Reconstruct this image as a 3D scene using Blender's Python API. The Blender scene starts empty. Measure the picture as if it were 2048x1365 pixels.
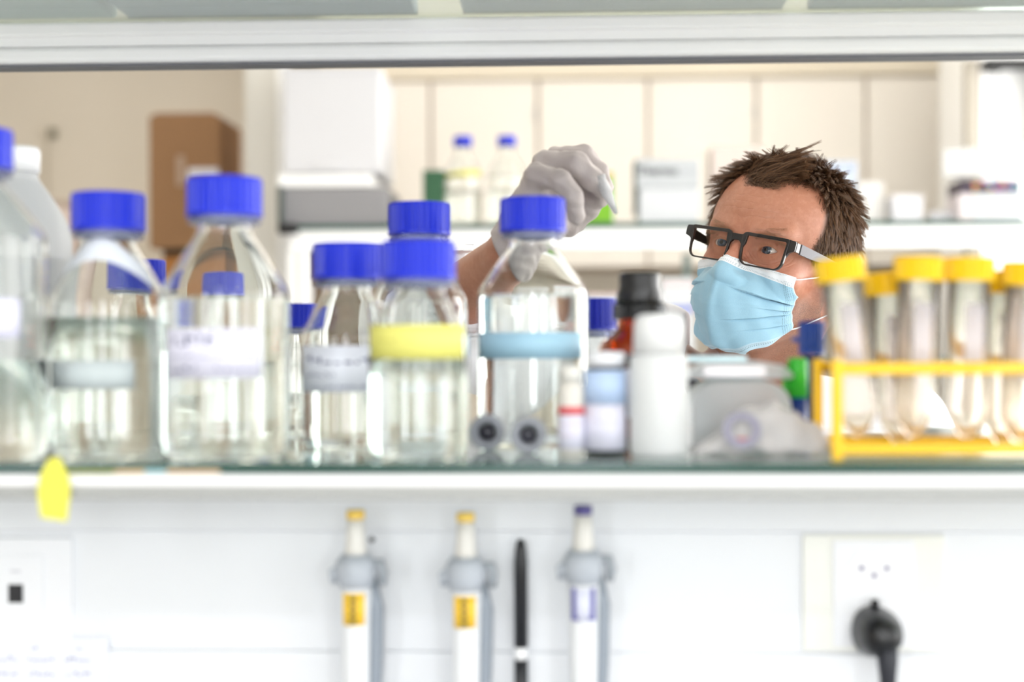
import bpy, math, random
import numpy as np
from mathutils import Vector, Matrix, Euler

# ------------------------------------------------------------------ camera, world, lights, exposure
SC = bpy.context.scene
COL = SC.collection
CAM_H = 1.55
YAW = math.radians(2.4)      # turned a little to the left
ROLL = math.radians(0.21)
FPX = 50.0 / 36.0 * 2048.0
_f = Vector((-math.sin(YAW), math.cos(YAW), 0)); _r0 = Vector((math.cos(YAW), math.sin(YAW), 0)); _u0 = Vector((0, 0, 1))
_r = _r0 * math.cos(ROLL) - _u0 * math.sin(ROLL); _u = _u0 * math.cos(ROLL) + _r0 * math.sin(ROLL)
CAMP = Vector((0, 0, CAM_H))
cam_data = bpy.data.cameras.new('camera'); cam = bpy.data.objects.new('camera', cam_data); COL.objects.link(cam)
cam.matrix_world = Matrix(((_r.x, _u.x, -_f.x, 0), (_r.y, _u.y, -_f.y, 0), (_r.z, _u.z, -_f.z, CAM_H), (0, 0, 0, 1)))
cam_data.lens = 50; cam_data.sensor_width = 36; cam_data.clip_start = 0.05; cam_data.clip_end = 60
cam_data.dof.use_dof = True; cam_data.dof.focus_distance = 1.54; cam_data.dof.aperture_fstop = 2.4
SC.camera = cam

SC.view_settings.view_transform = 'Standard'; SC.view_settings.look = 'None'
SC.view_settings.gamma = 1.0; SC.view_settings.use_curve_mapping = False
SC.view_settings.exposure = -1.0
SC.cycles.max_bounces = 20; SC.cycles.transmission_bounces = 20; SC.cycles.transparent_max_bounces = 24
SC.cycles.diffuse_bounces = 5; SC.cycles.glossy_bounces = 8
SC.cycles.sample_clamp_indirect = 12.0
SC.cycles.blur_glossy = 0.6
SC.cycles.use_denoising = True
SC.cycles.adaptive_threshold = 0.02

W = bpy.data.worlds.new('world'); SC.world = W; W.use_nodes = True
W.node_tree.nodes['Background'].inputs[0].default_value = (0.86, 0.93, 1.0, 1); W.node_tree.nodes['Background'].inputs[1].default_value = 3.0

ROOM = dict(x0=-3.4, x1=2.35, y0=-2.2, y1=5.8, z1=2.95)
def area_light(name, loc, rot, sx, sy, watts, color):
    d = bpy.data.lights.new(name, 'AREA'); d.shape = 'RECTANGLE'; d.size = sx; d.size_y = sy; d.energy = watts; d.color = color
    o = bpy.data.objects.new(name, d); COL.objects.link(o); o.location = loc; o.rotation_euler = rot
    return o
WIN_Z0, WIN_Z1 = 0.95, 2.65
RIGHT_WINS = [(-1.7, -0.3), (0.0, 1.4), (1.7, 3.1), (3.4, 4.8)]       # y ranges, windows of the right wall
REAR_WINS = [(-1.75, -1.30), (-0.22, 0.23), (1.15, 1.60)]                 # x ranges, windows behind the photographer
for (a, b), wt in zip(RIGHT_WINS, (34, 60, 130, 190)):
    area_light('window_daylight', (ROOM['x1'] + 0.02, (a + b) / 2, (WIN_Z0 + WIN_Z1) / 2), (0, math.radians(90), 0), WIN_Z1 - WIN_Z0, b - a, wt, (1.0, 0.975, 0.94))
for a, b in REAR_WINS:
    area_light('window_daylight', ((a + b) / 2, ROOM['y0'] - 0.02, (WIN_Z0 + WIN_Z1) / 2), (math.radians(90), 0, 0), b - a, WIN_Z1 - WIN_Z0, 62, (0.93, 0.965, 1.0))
LAMPS = [(-1.6, 2.4), (0.4, 2.4), (-1.6, 4.4), (0.4, 4.4), (-0.15, -1.0), (1.25, -1.0)]
# (each ceiling lamp's own light is in its builder)

# ------------------------------------------------------------------ helpers
def ray(px, py):
    return _f + _r * ((px - 1024.0) / FPX) - _u * ((py - 682.5) / FPX)
def at(px, py, Y):
    d = ray(px, py); return CAMP + d * (Y / d.y)
def scale_at(px, Y):                      # pixels per metre at that place
    d = ray(px, 682.5); return FPX / (Y / d.y)
def z_at(px, py, Y): return at(px, py, Y).z
def x_at(px, Y): return at(px, 682, Y).x

def lin(c):
    return c / 12.92 if c <= 0.04045 else ((c + 0.055) / 1.055) ** 2.4
def rgb(h):
    return tuple(lin(int(h[i:i + 2], 16) / 255.0) for i in (0, 2, 4)) + (1.0,)

MATS = {}
def mat(name, color='cccccc', rough=0.5, metal=0.0, trans=0.0, ior=1.45, coat=0.0, vary=0.0, vscale=20.0, bump=0.0, bscale=200.0, alpha=1.0, sss=0.0, spec=0.5, emit=None, estr=0.0):
    if name in MATS: return MATS[name]
    m = bpy.data.materials.new(name); m.use_nodes = True
    nt = m.node_tree; b = nt.nodes['Principled BSDF']
    c = rgb(color) if isinstance(color, str) else color
    b.inputs['Base Color'].default_value = c
    b.inputs['Roughness'].default_value = rough; b.inputs['Metallic'].default_value = metal
    b.inputs['Transmission Weight'].default_value = trans; b.inputs['IOR'].default_value = ior
    b.inputs['Coat Weight'].default_value = coat; b.inputs['Alpha'].default_value = alpha
    b.inputs['Specular IOR Level'].default_value = spec
    if sss:
        b.inputs['Subsurface Weight'].default_value = sss; b.inputs['Subsurface Scale'].default_value = 0.01
        b.inputs['Subsurface Radius'].default_value = (1, .35, .2)
    if emit:
        b.inputs['Emission Color'].default_value = rgb(emit); b.inputs['Emission Strength'].default_value = estr
    if vary or bump:
        tc = nt.nodes.new('ShaderNodeTexCoord')
        if vary:
            n = nt.nodes.new('ShaderNodeTexNoise'); n.inputs['Scale'].default_value = vscale; n.inputs['Detail'].default_value = 4
            nt.links.new(tc.outputs['Object'], n.inputs['Vector'])
            mr = nt.nodes.new('ShaderNodeMapRange'); mr.inputs['To Min'].default_value = 1 - vary; mr.inputs['To Max'].default_value = 1 + vary
            nt.links.new(n.outputs['Fac'], mr.inputs['Value'])
            mx = nt.nodes.new('ShaderNodeMix'); mx.data_type = 'RGBA'; mx.blend_type = 'MULTIPLY'; mx.inputs[0].default_value = 1
            mx.inputs[6].default_value = c; nt.links.new(mr.outputs[0], mx.inputs[7]); nt.links.new(mx.outputs[2], b.inputs['Base Color'])
        if bump:
            n2 = nt.nodes.new('ShaderNodeTexNoise'); n2.inputs['Scale'].default_value = bscale
            nt.links.new(tc.outputs['Object'], n2.inputs['Vector'])
            bp = nt.nodes.new('ShaderNodeBump'); bp.inputs['Strength'].default_value = bump; bp.inputs['Distance'].default_value = 0.002
            nt.links.new(n2.outputs['Fac'], bp.inputs['Height']); nt.links.new(bp.outputs[0], b.inputs['Normal'])
    MATS[name] = m
    return m

class MB:
    def __init__(s): s.v = []; s.f = []
    def add(s, vs, fs):
        o = len(s.v); s.v += [tuple(p) for p in vs]; s.f += [tuple(i + o for i in f) for f in fs]; return s
    def box(s, c, size, rz=0.0, rot=None):
        R = rot.to_matrix() if rot is not None else Matrix.Rotation(rz, 3, 'Z')
        c = Vector(c); h = [d / 2 for d in size]
        vs = [c + R @ Vector((sx * h[0], sy * h[1], sz * h[2])) for sz in (-1, 1) for sx, sy in ((-1, -1), (1, -1), (1, 1), (-1, 1))]
        return s.add(vs, [(3, 2, 1, 0), (4, 5, 6, 7), (0, 1, 5, 4), (1, 2, 6, 5), (2, 3, 7, 6), (3, 0, 4, 7)])
    def span(s, x0, x1, y0, y1, z0, z1):
        return s.box(((x0 + x1) / 2, (y0 + y1) / 2, (z0 + z1) / 2), (x1 - x0, y1 - y0, z1 - z0))
    def lathe(s, prof, n=48, c=(0, 0, 0), rfun=None):
        vs = []; fs = []; rings = []
        for (r, z) in prof:
            if r < 1e-6:
                vs.append((c[0], c[1], c[2] + z)); rings.append([len(vs) - 1])
            else:
                st = len(vs)
                for i in range(n):
                    a = 2 * math.pi * i / n; rr = r * (rfun(i, n, z) if rfun else 1)
                    vs.append((c[0] + rr * math.cos(a), c[1] + rr * math.sin(a), c[2] + z))
                rings.append(list(range(st, st + n)))
        for a, b in zip(rings[:-1], rings[1:]):
            if len(a) == 1 and len(b) == 1: continue
            for i in range(n):
                j = (i + 1) % n
                if len(a) == 1: fs.append((a[0], b[j], b[i]))
                elif len(b) == 1: fs.append((a[i], a[j], b[0]))
                else: fs.append((a[i], a[j], b[j], b[i]))
        return s.add(vs, fs)
    def tube(s, pts, rad, n=12, flat=1.0, up=None):
        pts = [Vector(p) for p in pts]; m = len(pts)
        if not hasattr(rad, '__len__'): rad = [rad] * m
        vs = []; fs = []; prev = None
        for i, p in enumerate(pts):
            t = (pts[min(i + 1, m - 1)] - pts[max(i - 1, 0)]).normalized()
            if prev is None:
                u = Vector(up) if up is not None else (Vector((0, 0, 1)) if abs(t.z) < 0.9 else Vector((1, 0, 0)))
            else: u = prev
            u = (u - t * u.dot(t)).normalized(); prev = u; w = t.cross(u)
            for k in range(n):
                a = 2 * math.pi * k / n
                vs.append(p + w * (rad[i] * math.cos(a)) + u * (rad[i] * flat * math.sin(a)))
        for i in range(m - 1):
            for k in range(n):
                j = (k + 1) % n
                fs.append((i * n + k, i * n + j, (i + 1) * n + j, (i + 1) * n + k))
        fs.append(tuple(range(n - 1, -1, -1))); fs.append(tuple((m - 1) * n + k for k in range(n)))
        return s.add(vs, fs)
    def prism(s, poly, y0, y1):                     # poly in x,z extruded along y
        n = len(poly)
        vs = [(x, y0, z) for x, z in poly] + [(x, y1, z) for x, z in poly]
        fs = [tuple(range(n)), tuple(range(2 * n - 1, n - 1, -1))] + [(i, i + n, (i + 1) % n + n, (i + 1) % n) for i in range(n)]
        return s.add(vs, fs)
    def xform(s, M):
        s.v = [tuple(M @ Vector(p)) for p in s.v]; return s
    def build(s, name, material, parent=None, smooth=False, bevel=0.0, sub=0, loc=None, rot=None, segs=2, fixn=True):
        me = bpy.data.meshes.new(name); me.from_pydata(s.v, [], s.f)
        if fixn:
            import bmesh
            bm = bmesh.new(); bm.from_mesh(me); bmesh.ops.recalc_face_normals(bm, faces=bm.faces); bm.to_mesh(me); bm.free()
        me.update()
        if smooth: me.polygons.foreach_set('use_smooth', [True] * len(me.polygons))
        o = bpy.data.objects.new(name, me); COL.objects.link(o)
        if material is not None: me.materials.append(material)
        if parent is not None: o.parent = parent
        if loc is not None: o.location = loc
        if rot is not None: o.rotation_euler = rot
        if bevel:
            b = o.modifiers.new('bevel', 'BEVEL'); b.width = bevel; b.segments = segs; b.limit_method = 'ANGLE'; b.angle_limit = math.radians(40)
            me.polygons.foreach_set('use_smooth', [True] * len(me.polygons))
            b.harden_normals = True
        if sub:
            q = o.modifiers.new('sub', 'SUBSURF'); q.levels = sub; q.render_levels = sub
        if smooth and not bevel and smooth != 'all':
            pass
        return o

def thing(name, label, cat, loc=(0, 0, 0), rz=0.0, group=None):
    o = bpy.data.objects.new(name, None); COL.objects.link(o); o.empty_display_size = 0.02
    o.location = loc; o.rotation_euler = (0, 0, rz)
    o['label'] = label; o['category'] = cat
    if group: o['group'] = group
    return o
def tag(o, label, cat, group=None, kind=None):
    if label: o['label'] = label
    if cat: o['category'] = cat
    if group: o['group'] = group
    if kind: o['kind'] = kind
    return o
def struct(o):
    o['kind'] = 'structure'; return o
def chaikin(p, it=2):
    for _ in range(it):
        q = [p[0]]
        for a, b in zip(p[:-1], p[1:]):
            q.append((a[0] * .75 + b[0] * .25, a[1] * .75 + b[1] * .25)); q.append((a[0] * .25 + b[0] * .75, a[1] * .25 + b[1] * .75))
        q.append(p[-1]); p = q
    return p

def strokes(mb, rng, x0, x1, z0, h, y=0.0, gap=0.35, wmin=.3, wmax=.9):
    """a line of illegible handwriting: short bars in the xz plane at depth y"""
    x = x0
    while x < x1:
        w = h * rng.uniform(wmin, wmax); e = min(x + w, x1)
        zz = z0 + rng.uniform(-.08, .08) * h; t = h * rng.uniform(.5, 1.0)
        k = rng.random()
        if k < .4: mb.span(x, e, y - .0001, y, zz, zz + t * .3)
        elif k < .75: mb.span(x, x + (e - x) * .35, y - .0001, y, zz, zz + t); mb.span(x, e, y - .0001, y, zz + t * .6, zz + t * .85)
        else: mb.span(x, e, y - .0001, y, zz + t * .4, zz + t * .65); mb.span(e - (e - x) * .3, e, y - .0001, y, zz, zz + t)
        x = e + h * gap * rng.uniform(.5, 1.4)
    return mb

def wrap_cyl(mb, r, yref=0.0):
    """bend a flat mesh lying in the xz plane (front at y=yref) around a cylinder facing -y"""
    out = []
    for x, y, z in mb.v:
        rr = r - (y - yref); a = x / r
        out.append((rr * math.sin(a), -rr * math.cos(a), z))
    mb.v = out; return mb

def text_mb(s, size, y=0.0, depth=0.0003, bold=0.0, center=True):
    cu = bpy.data.curves.new('t', 'FONT'); cu.body = s; cu.size = size; cu.extrude = depth / 2; cu.offset = bold
    cu.align_x = 'CENTER' if center else 'LEFT'; cu.align_y = 'CENTER'
    o = bpy.data.objects.new('t', cu); COL.objects.link(o)
    dg = bpy.context.evaluated_depsgraph_get(); me = bpy.data.meshes.new_from_object(o.evaluated_get(dg))
    mb = MB(); mb.add([(v.co.x, y - v.co.z, v.co.y) for v in me.vertices], [tuple(p.vertices) for p in me.polygons])
    bpy.data.objects.remove(o); bpy.data.curves.remove(cu); bpy.data.meshes.remove(me)
    return mb

# ------------------------------------------------------------------ materials
M_wallb = mat('cream_wall_paint', 'e0d7c9', .85, vary=.02, vscale=1.5, bump=.15, bscale=300)
M_wallw = mat('white_wall_paint', 'efece6', .85, vary=.015, vscale=2, bump=.1, bscale=300)
M_ceil = mat('ceiling_tile', 'f1f0ec', .9, vary=.02, vscale=4)
M_floor = mat('grey_linoleum', 'a9aaa6', .4, vary=.08, vscale=3)
M_white = mat('white_laminate', 'f4f4f2', .45, vary=.01, vscale=6)
M_cab = mat('cabinet_white', 'f6efe6', .55, vary=.01, vscale=4)
M_seam = mat('shadow_gap', 'b9a999', .8)
M_trunk = mat('trunking_plastic', 'e9ebef', .35, vary=.008, vscale=8)
M_alu = mat('white_aluminium', 'f0f0f0', .28, metal=0.35, vary=.015, vscale=5)
M_rail = mat('rail_enamel', 'fdfdfd', .45, vary=.01, vscale=5)
M_alu2 = mat('brushed_aluminium', 'c2c3c2', .38, metal=0.8, vary=.03, vscale=9)
M_black = mat('black_rubber', '141416', .5, vary=.1)
M_shelf = mat('green_float_glass', 'e8f5ef', .03, trans=1.0, ior=1.5)
M_edge = mat('green_glass_edge', '0b4036', .25, trans=.0, ior=1.5, vary=.15, vscale=14)
M_glass = mat('borosilicate_glass', 'fdfffe', .0, trans=1.0, ior=1.47)
M_water = mat('clear_solution', 'fbfefd', .0, trans=1.0, ior=1.33)
M_blue = mat('blue_cap_plastic', '1a31cc', .42, vary=.03, vscale=60, coat=.1)
M_card = mat('brown_cardboard', '94704f', .85, vary=.05, vscale=12, bump=.2, bscale=120)
M_paper = mat('white_paper_label', 'dddcec', .6, vary=.015, vscale=60)
M_ink = mat('grey_ink', '50547a', .7, vary=.1)
M_pp = mat('frosted_polypropylene', 'eff1f1', .42, trans=0.25, ior=1.3, vary=.01)
M_yel = mat('yellow_tape', 'e3df52', .5, vary=.03, vscale=40)
M_rackyel = mat('yellow_rack_plastic', 'efc00c', .35, vary=.03, vscale=30, coat=.1)
M_capyel = mat('yellow_cap_plastic', 'f2c808', .4, vary=.03, vscale=50)

# ------------------------------------------------------------------ the room
R_ = ROOM; T = 0.15
struct(MB().span(R_['x0'] - T, R_['x1'] + T, R_['y0'] - T, R_['y1'] + T, -0.1, 0).build('floor', M_floor))
struct(MB().span(R_['x0'] - T, R_['x1'] + T, R_['y0'] - T, R_['y1'] + T, R_['z1'], R_['z1'] + 0.1).build('ceiling', M_ceil))
struct(MB().span(R_['x0'] - T, R_['x0'], R_['y0'] - T, R_['y1'] + T, 0, R_['z1']).build('wall_left', M_wallb))
struct(MB().span(R_['x0'], R_['x1'], R_['y1'], R_['y1'] + T, 0, R_['z1']).build('wall_back', M_wallb))
def pierced(name, a0, a1, wins, axis, c0, c1):
    mb = MB(); edges = [a0] + [v for w in wins for v in w] + [a1]
    def put(u0, u1, z0, z1):
        if axis == 'x': mb.span(u0, u1, c0, c1, z0, z1)
        else: mb.span(c0, c1, u0, u1, z0, z1)
    put(a0, a1, 0, WIN_Z0); put(a0, a1, WIN_Z1, R_['z1'])
    for i in range(0, len(edges), 2): put(edges[i], edges[i + 1], WIN_Z0, WIN_Z1)
    struct(mb.build(name, M_wallw))
pierced('wall_right', R_['y0'] - T, R_['y1'] + T, RIGHT_WINS, 'y', R_['x1'], R_['x1'] + T)
pierced('wall_front', R_['x0'], R_['x1'], REAR_WINS, 'x', R_['y0'] - T, R_['y0'])
k = 0
for axis, wins in (('y', RIGHT_WINS), ('x', REAR_WINS)):
    for a, b in wins:
        k += 1; mb = MB(); w = .05; m_ = (a + b) / 2
        segs = [(a, b, WIN_Z0, WIN_Z0 + w), (a, b, WIN_Z1 - w, WIN_Z1), (a, a + w, WIN_Z0 + w, WIN_Z1 - w), (b - w, b, WIN_Z0 + w, WIN_Z1 - w), (m_ - w / 2, m_ + w / 2, WIN_Z0 + w, WIN_Z1 - w)]
        for u0, u1, z0, z1 in segs:
            if axis == 'y': mb.span(R_['x1'] - .03, R_['x1'] + .01, u0, u1, z0, z1)
            else: mb.span(u0, u1, R_['y0'] - .01, R_['y0'] + .03, z0, z1)
        struct(mb.build('window_%d' % k, M_rail))
for (x, y), lab in zip(LAMPS, ('ceiling lamp over the man, left of the pair there', 'ceiling lamp over the man, right of the pair there', 'ceiling lamp above the far left boxes', 'ceiling lamp above the far shelf bottles', 'bright ceiling lamp behind the camera', 'bright ceiling lamp behind the camera near the right windows')):
    t = thing('ceiling_lamp', lab, 'ceiling lamp', (x, y, R_['z1'] - .07), group='ceiling lamps')
    MB().box((0, 0, .04), (1.3, .2, .06)).build('housing', M_rail, t, bevel=.005)
    MB().box((0, 0, .005), (1.24 if y > 0 else .36, .16 if y > 0 else .09, .01)).build('diffuser', mat('lamp_diffuser', 'ffffff', .5, emit='fff4e4', estr=14.0) if y > 0 else mat('bright_lamp_diffuser', 'ffffff', .5, emit='f6f8ff', estr=150.0), t)

# ------------------------------------------------------------------ near bench with its two glass shelves
SH = CAM_H - 0.082                       # top of the glass shelf in front of the lens
YF, YB = 0.955, 1.34                     # its front and back edge
XL, XR = -0.72, 0.66
def glass_shelf(ztop, y0, y1, x0, x1, label, th=.0072, edges=('front',)):
    t = thing('glass_shelf', label, 'shelf', ((x0 + x1) / 2, (y0 + y1) / 2, ztop - th))
    L = (x1 - x0) / 2; D = (y1 - y0) / 2
    MB().span(-L, L, -D, D, 0, th).build('pane', M_shelf, t, bevel=.0006)
    MB().span(-L, L, -D - .0014, -D - .0002, .0, th).build('polished_edge', M_edge, t)['label'] = 'dark green front edge of the glass'
    return t
glass_shelf(SH, YF, YB, XL, XR, 'long glass shelf nearest the camera carrying the blue capped bottles')
# bench rail under it
t = thing('shelf_rail', 'white grooved aluminium rail under the front edge of the lower glass shelf', 'rail', (0, YF, SH - .0074))
MB().span(XL, XR, .001, .02, -.0085, -.0003).build('upper_strip', M_rail, t, bevel=.001)
MB().span(XL, XR, .001, .02, -.0175, -.0085).build('lower_strip', mat('shade_grey_strip', 'a3a4a2', .5, metal=.2, vary=.03, vscale=6), t, bevel=.001)['label'] = 'lower strip coloured grey for its shading'  # grey colour stands in for the shading on the rail's lower half
# service duct
YP = 1.10
t = thing('service_duct', 'white plastic trunking panel below the shelf holding sockets and pipettes', 'trunking', (0, YP, .9))
zt, z1_, z2_ = SH - .023, 1.402, 1.309
MB().span(XL, XR, .0, .2, z1_ - .9, zt - .9).build('top_channel', M_trunk, t, bevel=.002)
MB().span(XL, XR, .0022, .2, z2_ - .9, z1_ - .9).build('cover_strip', M_trunk, t, bevel=.001)
MB().span(XL, XR, .0, .2, 0, z2_ - .9).build('lower_panel', M_trunk, t, bevel=.002)
t = thing('workbench', 'white laboratory bench under the service duct', 'bench', (0, .95, 0))
MB().span(XL - .05, XR + .05, -.5, .38, .86, .9).build('worktop', mat('grey_worktop', 'a9adb2', .5, vary=.03), t, bevel=.004)
for x in (XL, XR): MB().span(x - .02, x + .02, -.42, .32, 0, .86).build('side_frame', M_rail, t)
for x in (XL - .0125, XR + .0125):
    tag(MB().span(x - .012, x + .012, 1.2, 1.26, .9, 2.4).build('shelf_upright', M_rail, None, bevel=.002), 'white metal upright at the %s end of the near shelves' % ('left' if x < 0 else 'right'), 'upright')
# upper shelf: glass on a white rail, boxes on it seen from below
ZU = z_at(1024, 30, 1.3)
glass_shelf(ZU + .007, .92, 1.33, XL, XR, 'upper glass shelf seen from below at the top of the view')
t = thing('shelf_rail', 'broad white aluminium rail across the top under the upper shelf', 'rail', (0, 1.3, ZU - .0405))
MB().span(XL, XR, 0, .028, .001, .0175).build('lower_lip', M_rail, t, bevel=.006, segs=4)
MB().span(XL, XR, .003, .028, .0175, .026).build('groove', M_rail, t)
MB().span(XL, XR, 0, .028, .026, .040).build('upper_lip', M_rail, t, bevel=.004, segs=4)
MB().span(XL, XR, .002, .026, -.0015, .0005).build('shadow_line', mat('shadow_grey', '6f7076', .6), t)  # thin grey bar painted as the shadow line under the rail
def upper_box(p0, p1, colr, base, label, h=.1):
    x0, x1 = x_at(p0, 1.3), x_at(p1, 1.3); y0 = 1.02
    t = thing('storage_box', label, 'box', ((x0 + x1) / 2, (y0 + 1.3) / 2, ZU + .0072))
    w = (x1 - x0) / 2; d = (1.3 - y0) / 2
    MB().span(-w, w, -d, d, .0005, h).build('box_body', mat(base, colr, .5, vary=.03, vscale=12), t, bevel=.003)
    return t, w, d
upper_box(-220, 238, 'a9b9b4', 'sage_plastic', 'pale green grey box at the left end of the upper shelf')
t, w, d = upper_box(258, 838, '8f9ba3', 'slate_plastic', 'long blue grey box on the upper shelf, left of the middle')
MB().span(-w, w, d + .0002, d + .002, .0005, .008).build('base_strip', mat('shadow_strip', '33373c', .6), t)  # dark strip stands in for the shadowed bottom edge of the box
t, w, d = upper_box(928, 1568, 'c9beb9', 'rose_grey_plastic', 'long pinkish grey box on the upper shelf, right of the middle')
MB().span(-w, w, d + .0002, d + .002, .0005, .006).build('base_strip', mat('brown_strip', '7a4a38', .6), t)
t, w, d = upper_box(1618, 2200, 'a5a3a1', 'warm_grey_plastic', 'grey box at the right end of the upper shelf')
MB().span(-w, w, d + .0002, d + .002, .0005, .008).build('base_strip', mat('shadow_strip'), t)  # again a dark strip painted as the shadow along the box bottom
# ------------------------------------------------------------------ laboratory bottles
def bottle_profile(r, H, hs, hn, rn):
    p = [(0, .003), (r * .55, .002), (r * .8, .0), (r * .93, .0006), (r * .995, .006), (r, .014), (r, hs * .6), (r, hs - .006)]
    sh = chaikin([(r, hs - .006), (r * .995, hs + .004), (r * .86, hs + (hn - hs) * .32), (rn + (r - rn) * .32, hs + (hn - hs) * .74), (rn + .0012, hn - .002), (rn, hn + .003)], 2)
    return p + sh[1:] + [(rn, H)]
def prof_r(prof, z):
    for (r0, z0), (r1, z1) in zip(prof[:-1], prof[1:]):
        if z0 <= z <= z1 and z1 > z0 and r0 > .01: return r0 + (r1 - r0) * (z - z0) / (z1 - z0)
    return prof[-1][0]
def cap_mb(rc, z0, h, n=30):
    """ribbed screw cap"""
    mb = MB(); N = n * 4
    prof = [(rc * .8, z0), (rc * 1.02, z0), (rc * 1.02, z0 + h * .07), (rc, z0 + h * .1), (rc, z0 + h * .9), (rc * .975, z0 + h * .985), (rc * .93, z0 + h), (0, z0 + h)]
    def rf(i, n_, z):
        if z < z0 + h * .09 or z > z0 + h * .92: return 1
        return 1.0 if (i % 4) < 2 else .925
    return mb.lathe(prof, N, rfun=rf)
def lab_bottle(px, py_base, Y, r, H, label, liquid=None, hs=.57, hn=.80, cap_r=.027, rn=.0195, rz=0.0, zbase=None, group='blue capped glass bottles on the near shelf', rings=True, glass=None, capm=None):
    p = at(px, py_base, Y); zb = SH + .0003 if zbase is None else zbase
    t = thing('laboratory_bottle', label, 'bottle', (p.x, p.y, zb), rz, group)
    ch = .028 * cap_r / .027
    prof = bottle_profile(r, H - .002, hs * H, hn * H, rn)
    th = .0016
    inner = [(0, .0045)] + [(max(0, a - th), b + (.003 if b < .01 else 0)) for a, b in prof[2:]]
    inner[-1] = (inner[-1][0], H - .002)
    mb = MB(); mb.lathe(prof + inner[::-1], 64); mb.build('glass_body', glass or M_glass, t, smooth=True)
    if liquid:
        lz = liquid * H; inn = [(a + .0002, b - .0001) for a, b in inner if b < lz]
        inn[0] = (0, inn[0][1]); rr = prof_r([(a - th, b) for a, b in prof], lz) + .0002
        MB().lathe(inn + [(rr, lz), (0, lz)], 64).build('liquid', M_water, t, smooth=True)
    cap_mb(cap_r, H - ch, ch).build('screw_cap', capm or M_blue, t)
    if rings:
        MB().lathe([(rn + .0002, H - ch - .0062), (cap_r * .86, H - ch - .0060), (cap_r * .95, H - ch - .0050), (cap_r * .985, H - ch - .0034), (cap_r * .95, H - ch - .0016), (cap_r * .86, H - ch - .0006), (rn + .0002, H - ch - .0005), (rn + .0002, H - ch - .0062)], 64).build('pouring_ring', mat('clear_ring_plastic', 'b9bedd', .10, trans=.75, ior=1.4), t, smooth=True)
    return t, prof
def body_label(t, r, z0, z1, a0, a1, m, name='label', tilt=0.0, writing=None, seed=1, ink=None):
    """a paper label stuck round a cylinder between two angles (0 = towards the camera, degrees)"""
    mb = MB(); n = 24; R = r + .00035
    vs = []
    for i in range(n + 1):
        a = math.radians(a0 + (a1 - a0) * i / n); dz = tilt * (i / n - .5)
        for rr in (R, R - .0002):
            for z in (z0, z1): vs.append((rr * math.sin(a), -rr * math.cos(a), z + dz))
    fs = []
    for i in range(n):
        o = i * 4; q = o + 4
        fs += [(o, q, q + 1, o + 1), (o + 2, o + 3, q + 3, q + 2), (o, o + 2, q + 2, q), (o + 1, q + 1, q + 3, o + 3)]
    fs += [(0, 1, 3, 2), (n * 4, n * 4 + 2, n * 4 + 3, n * 4 + 1)]
    o = mb.add(vs, fs).build(name, m, t, smooth=True)
    if writing:
        rng = random.Random(seed); w = MB(); h = (z1 - z0)
        xa, xb = R * math.radians(a0), R * math.radians(a1); L = xb - xa
        for (fx0, fx1, fz, fh) in writing: strokes(w, rng, xa + L * fx0, xa + L * fx1, z0 + h * fz, h * fh)
        wrap_cyl(w, R + .0002); w.build('handwriting', ink or M_ink, o, fixn=True)
    return o
def cone_label(t, prof, amax, sfun, wid, m):
    """a strip of tape that follows the shoulder; sfun(angle) gives the height of its middle"""
    mb = MB(); n = 32; vs = []; q = 5
    for i in range(n + 1):
        a = math.radians(-amax + 2 * amax * i / n); zc = sfun(a)
        for j in range(q):
            z = zc + wid * (j / (q - 1) - .5); r = prof_r(prof, z) + .0004
            vs.append((r * math.sin(a), -r * math.cos(a), z))
    fs = [(i * q + j, (i + 1) * q + j, (i + 1) * q + j + 1, i * q + j + 1) for i in range(n) for j in range(q - 1)]
    o = mb.add(vs, fs).build('neck_label', m, t, smooth=True, fixn=False)
    s = o.modifiers.new('thick', 'SOLIDIFY'); s.thickness = .0002
    return o

# large bottle cut by the left edge
t, pr = lab_bottle(-52, 905, .985, .050, .232, 'largest blue capped glass bottle, cut off by the left edge of the photo', liquid=.30, hs=.66, hn=.84)
body_label(t, .05, .085, .112, -40, 60, mat('lilac_label', 'e4e3f8', .6))
mb = MB()
for i in range(9): mb.span(.0, .006 if i % 2 else .010, -.0003, 0, .03 + i * .012, .0308 + i * .012)
wrap_cyl(mb, .0503).build('graduation_marks', M_rail, t)
# white plastic storage bottle behind it
p = at(38, 880, 1.16)
t = thing('plastic_bottle', 'tall translucent white plastic bottle with white cap behind the largest glass bottle', 'bottle', (p.x, p.y, SH + .0003))
r = .043; H = .243
pp = [(0, .001), (r * .9, 0), (r, .006), (r, .150)] + chaikin([(r, .15), (r * 1.0, .176), (r * .62, .204), (.017, .216), (.0155, .222)], 2) + [(0, .222)]
MB().lathe(pp, 56).build('body', mat('cloudy_polyethylene', 'e3e5e6', .45, trans=.35, ior=1.35), t, smooth=True)
MB().lathe([(.0158, .2225), (.0175, .2225), (.0178, .240), (.016, .2435), (0, .2438)], 48, rfun=lambda i, n, z: 1 if i % 2 or z > .239 else .975).build('screw_cap', mat('white_cap', 'f6f6f6', .45), t, smooth=True)

t, pr = lab_bottle(219, 906, 1.045, .0435, .1925, 'blue capped bottle with a curved white strip round its shoulder', liquid=.52)
cone_label(t, pr, 82, lambda a: .1505 - .0175 * (a / 1.2) ** 2, .0175, mat('pale_tape', 'dfe4ec', .6, vary=.02, vscale=50))
body_label(t, .0435, .048, .069, -52, 42, mat('translucent_label', 'e6f0f2', .6, trans=.35))

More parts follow.
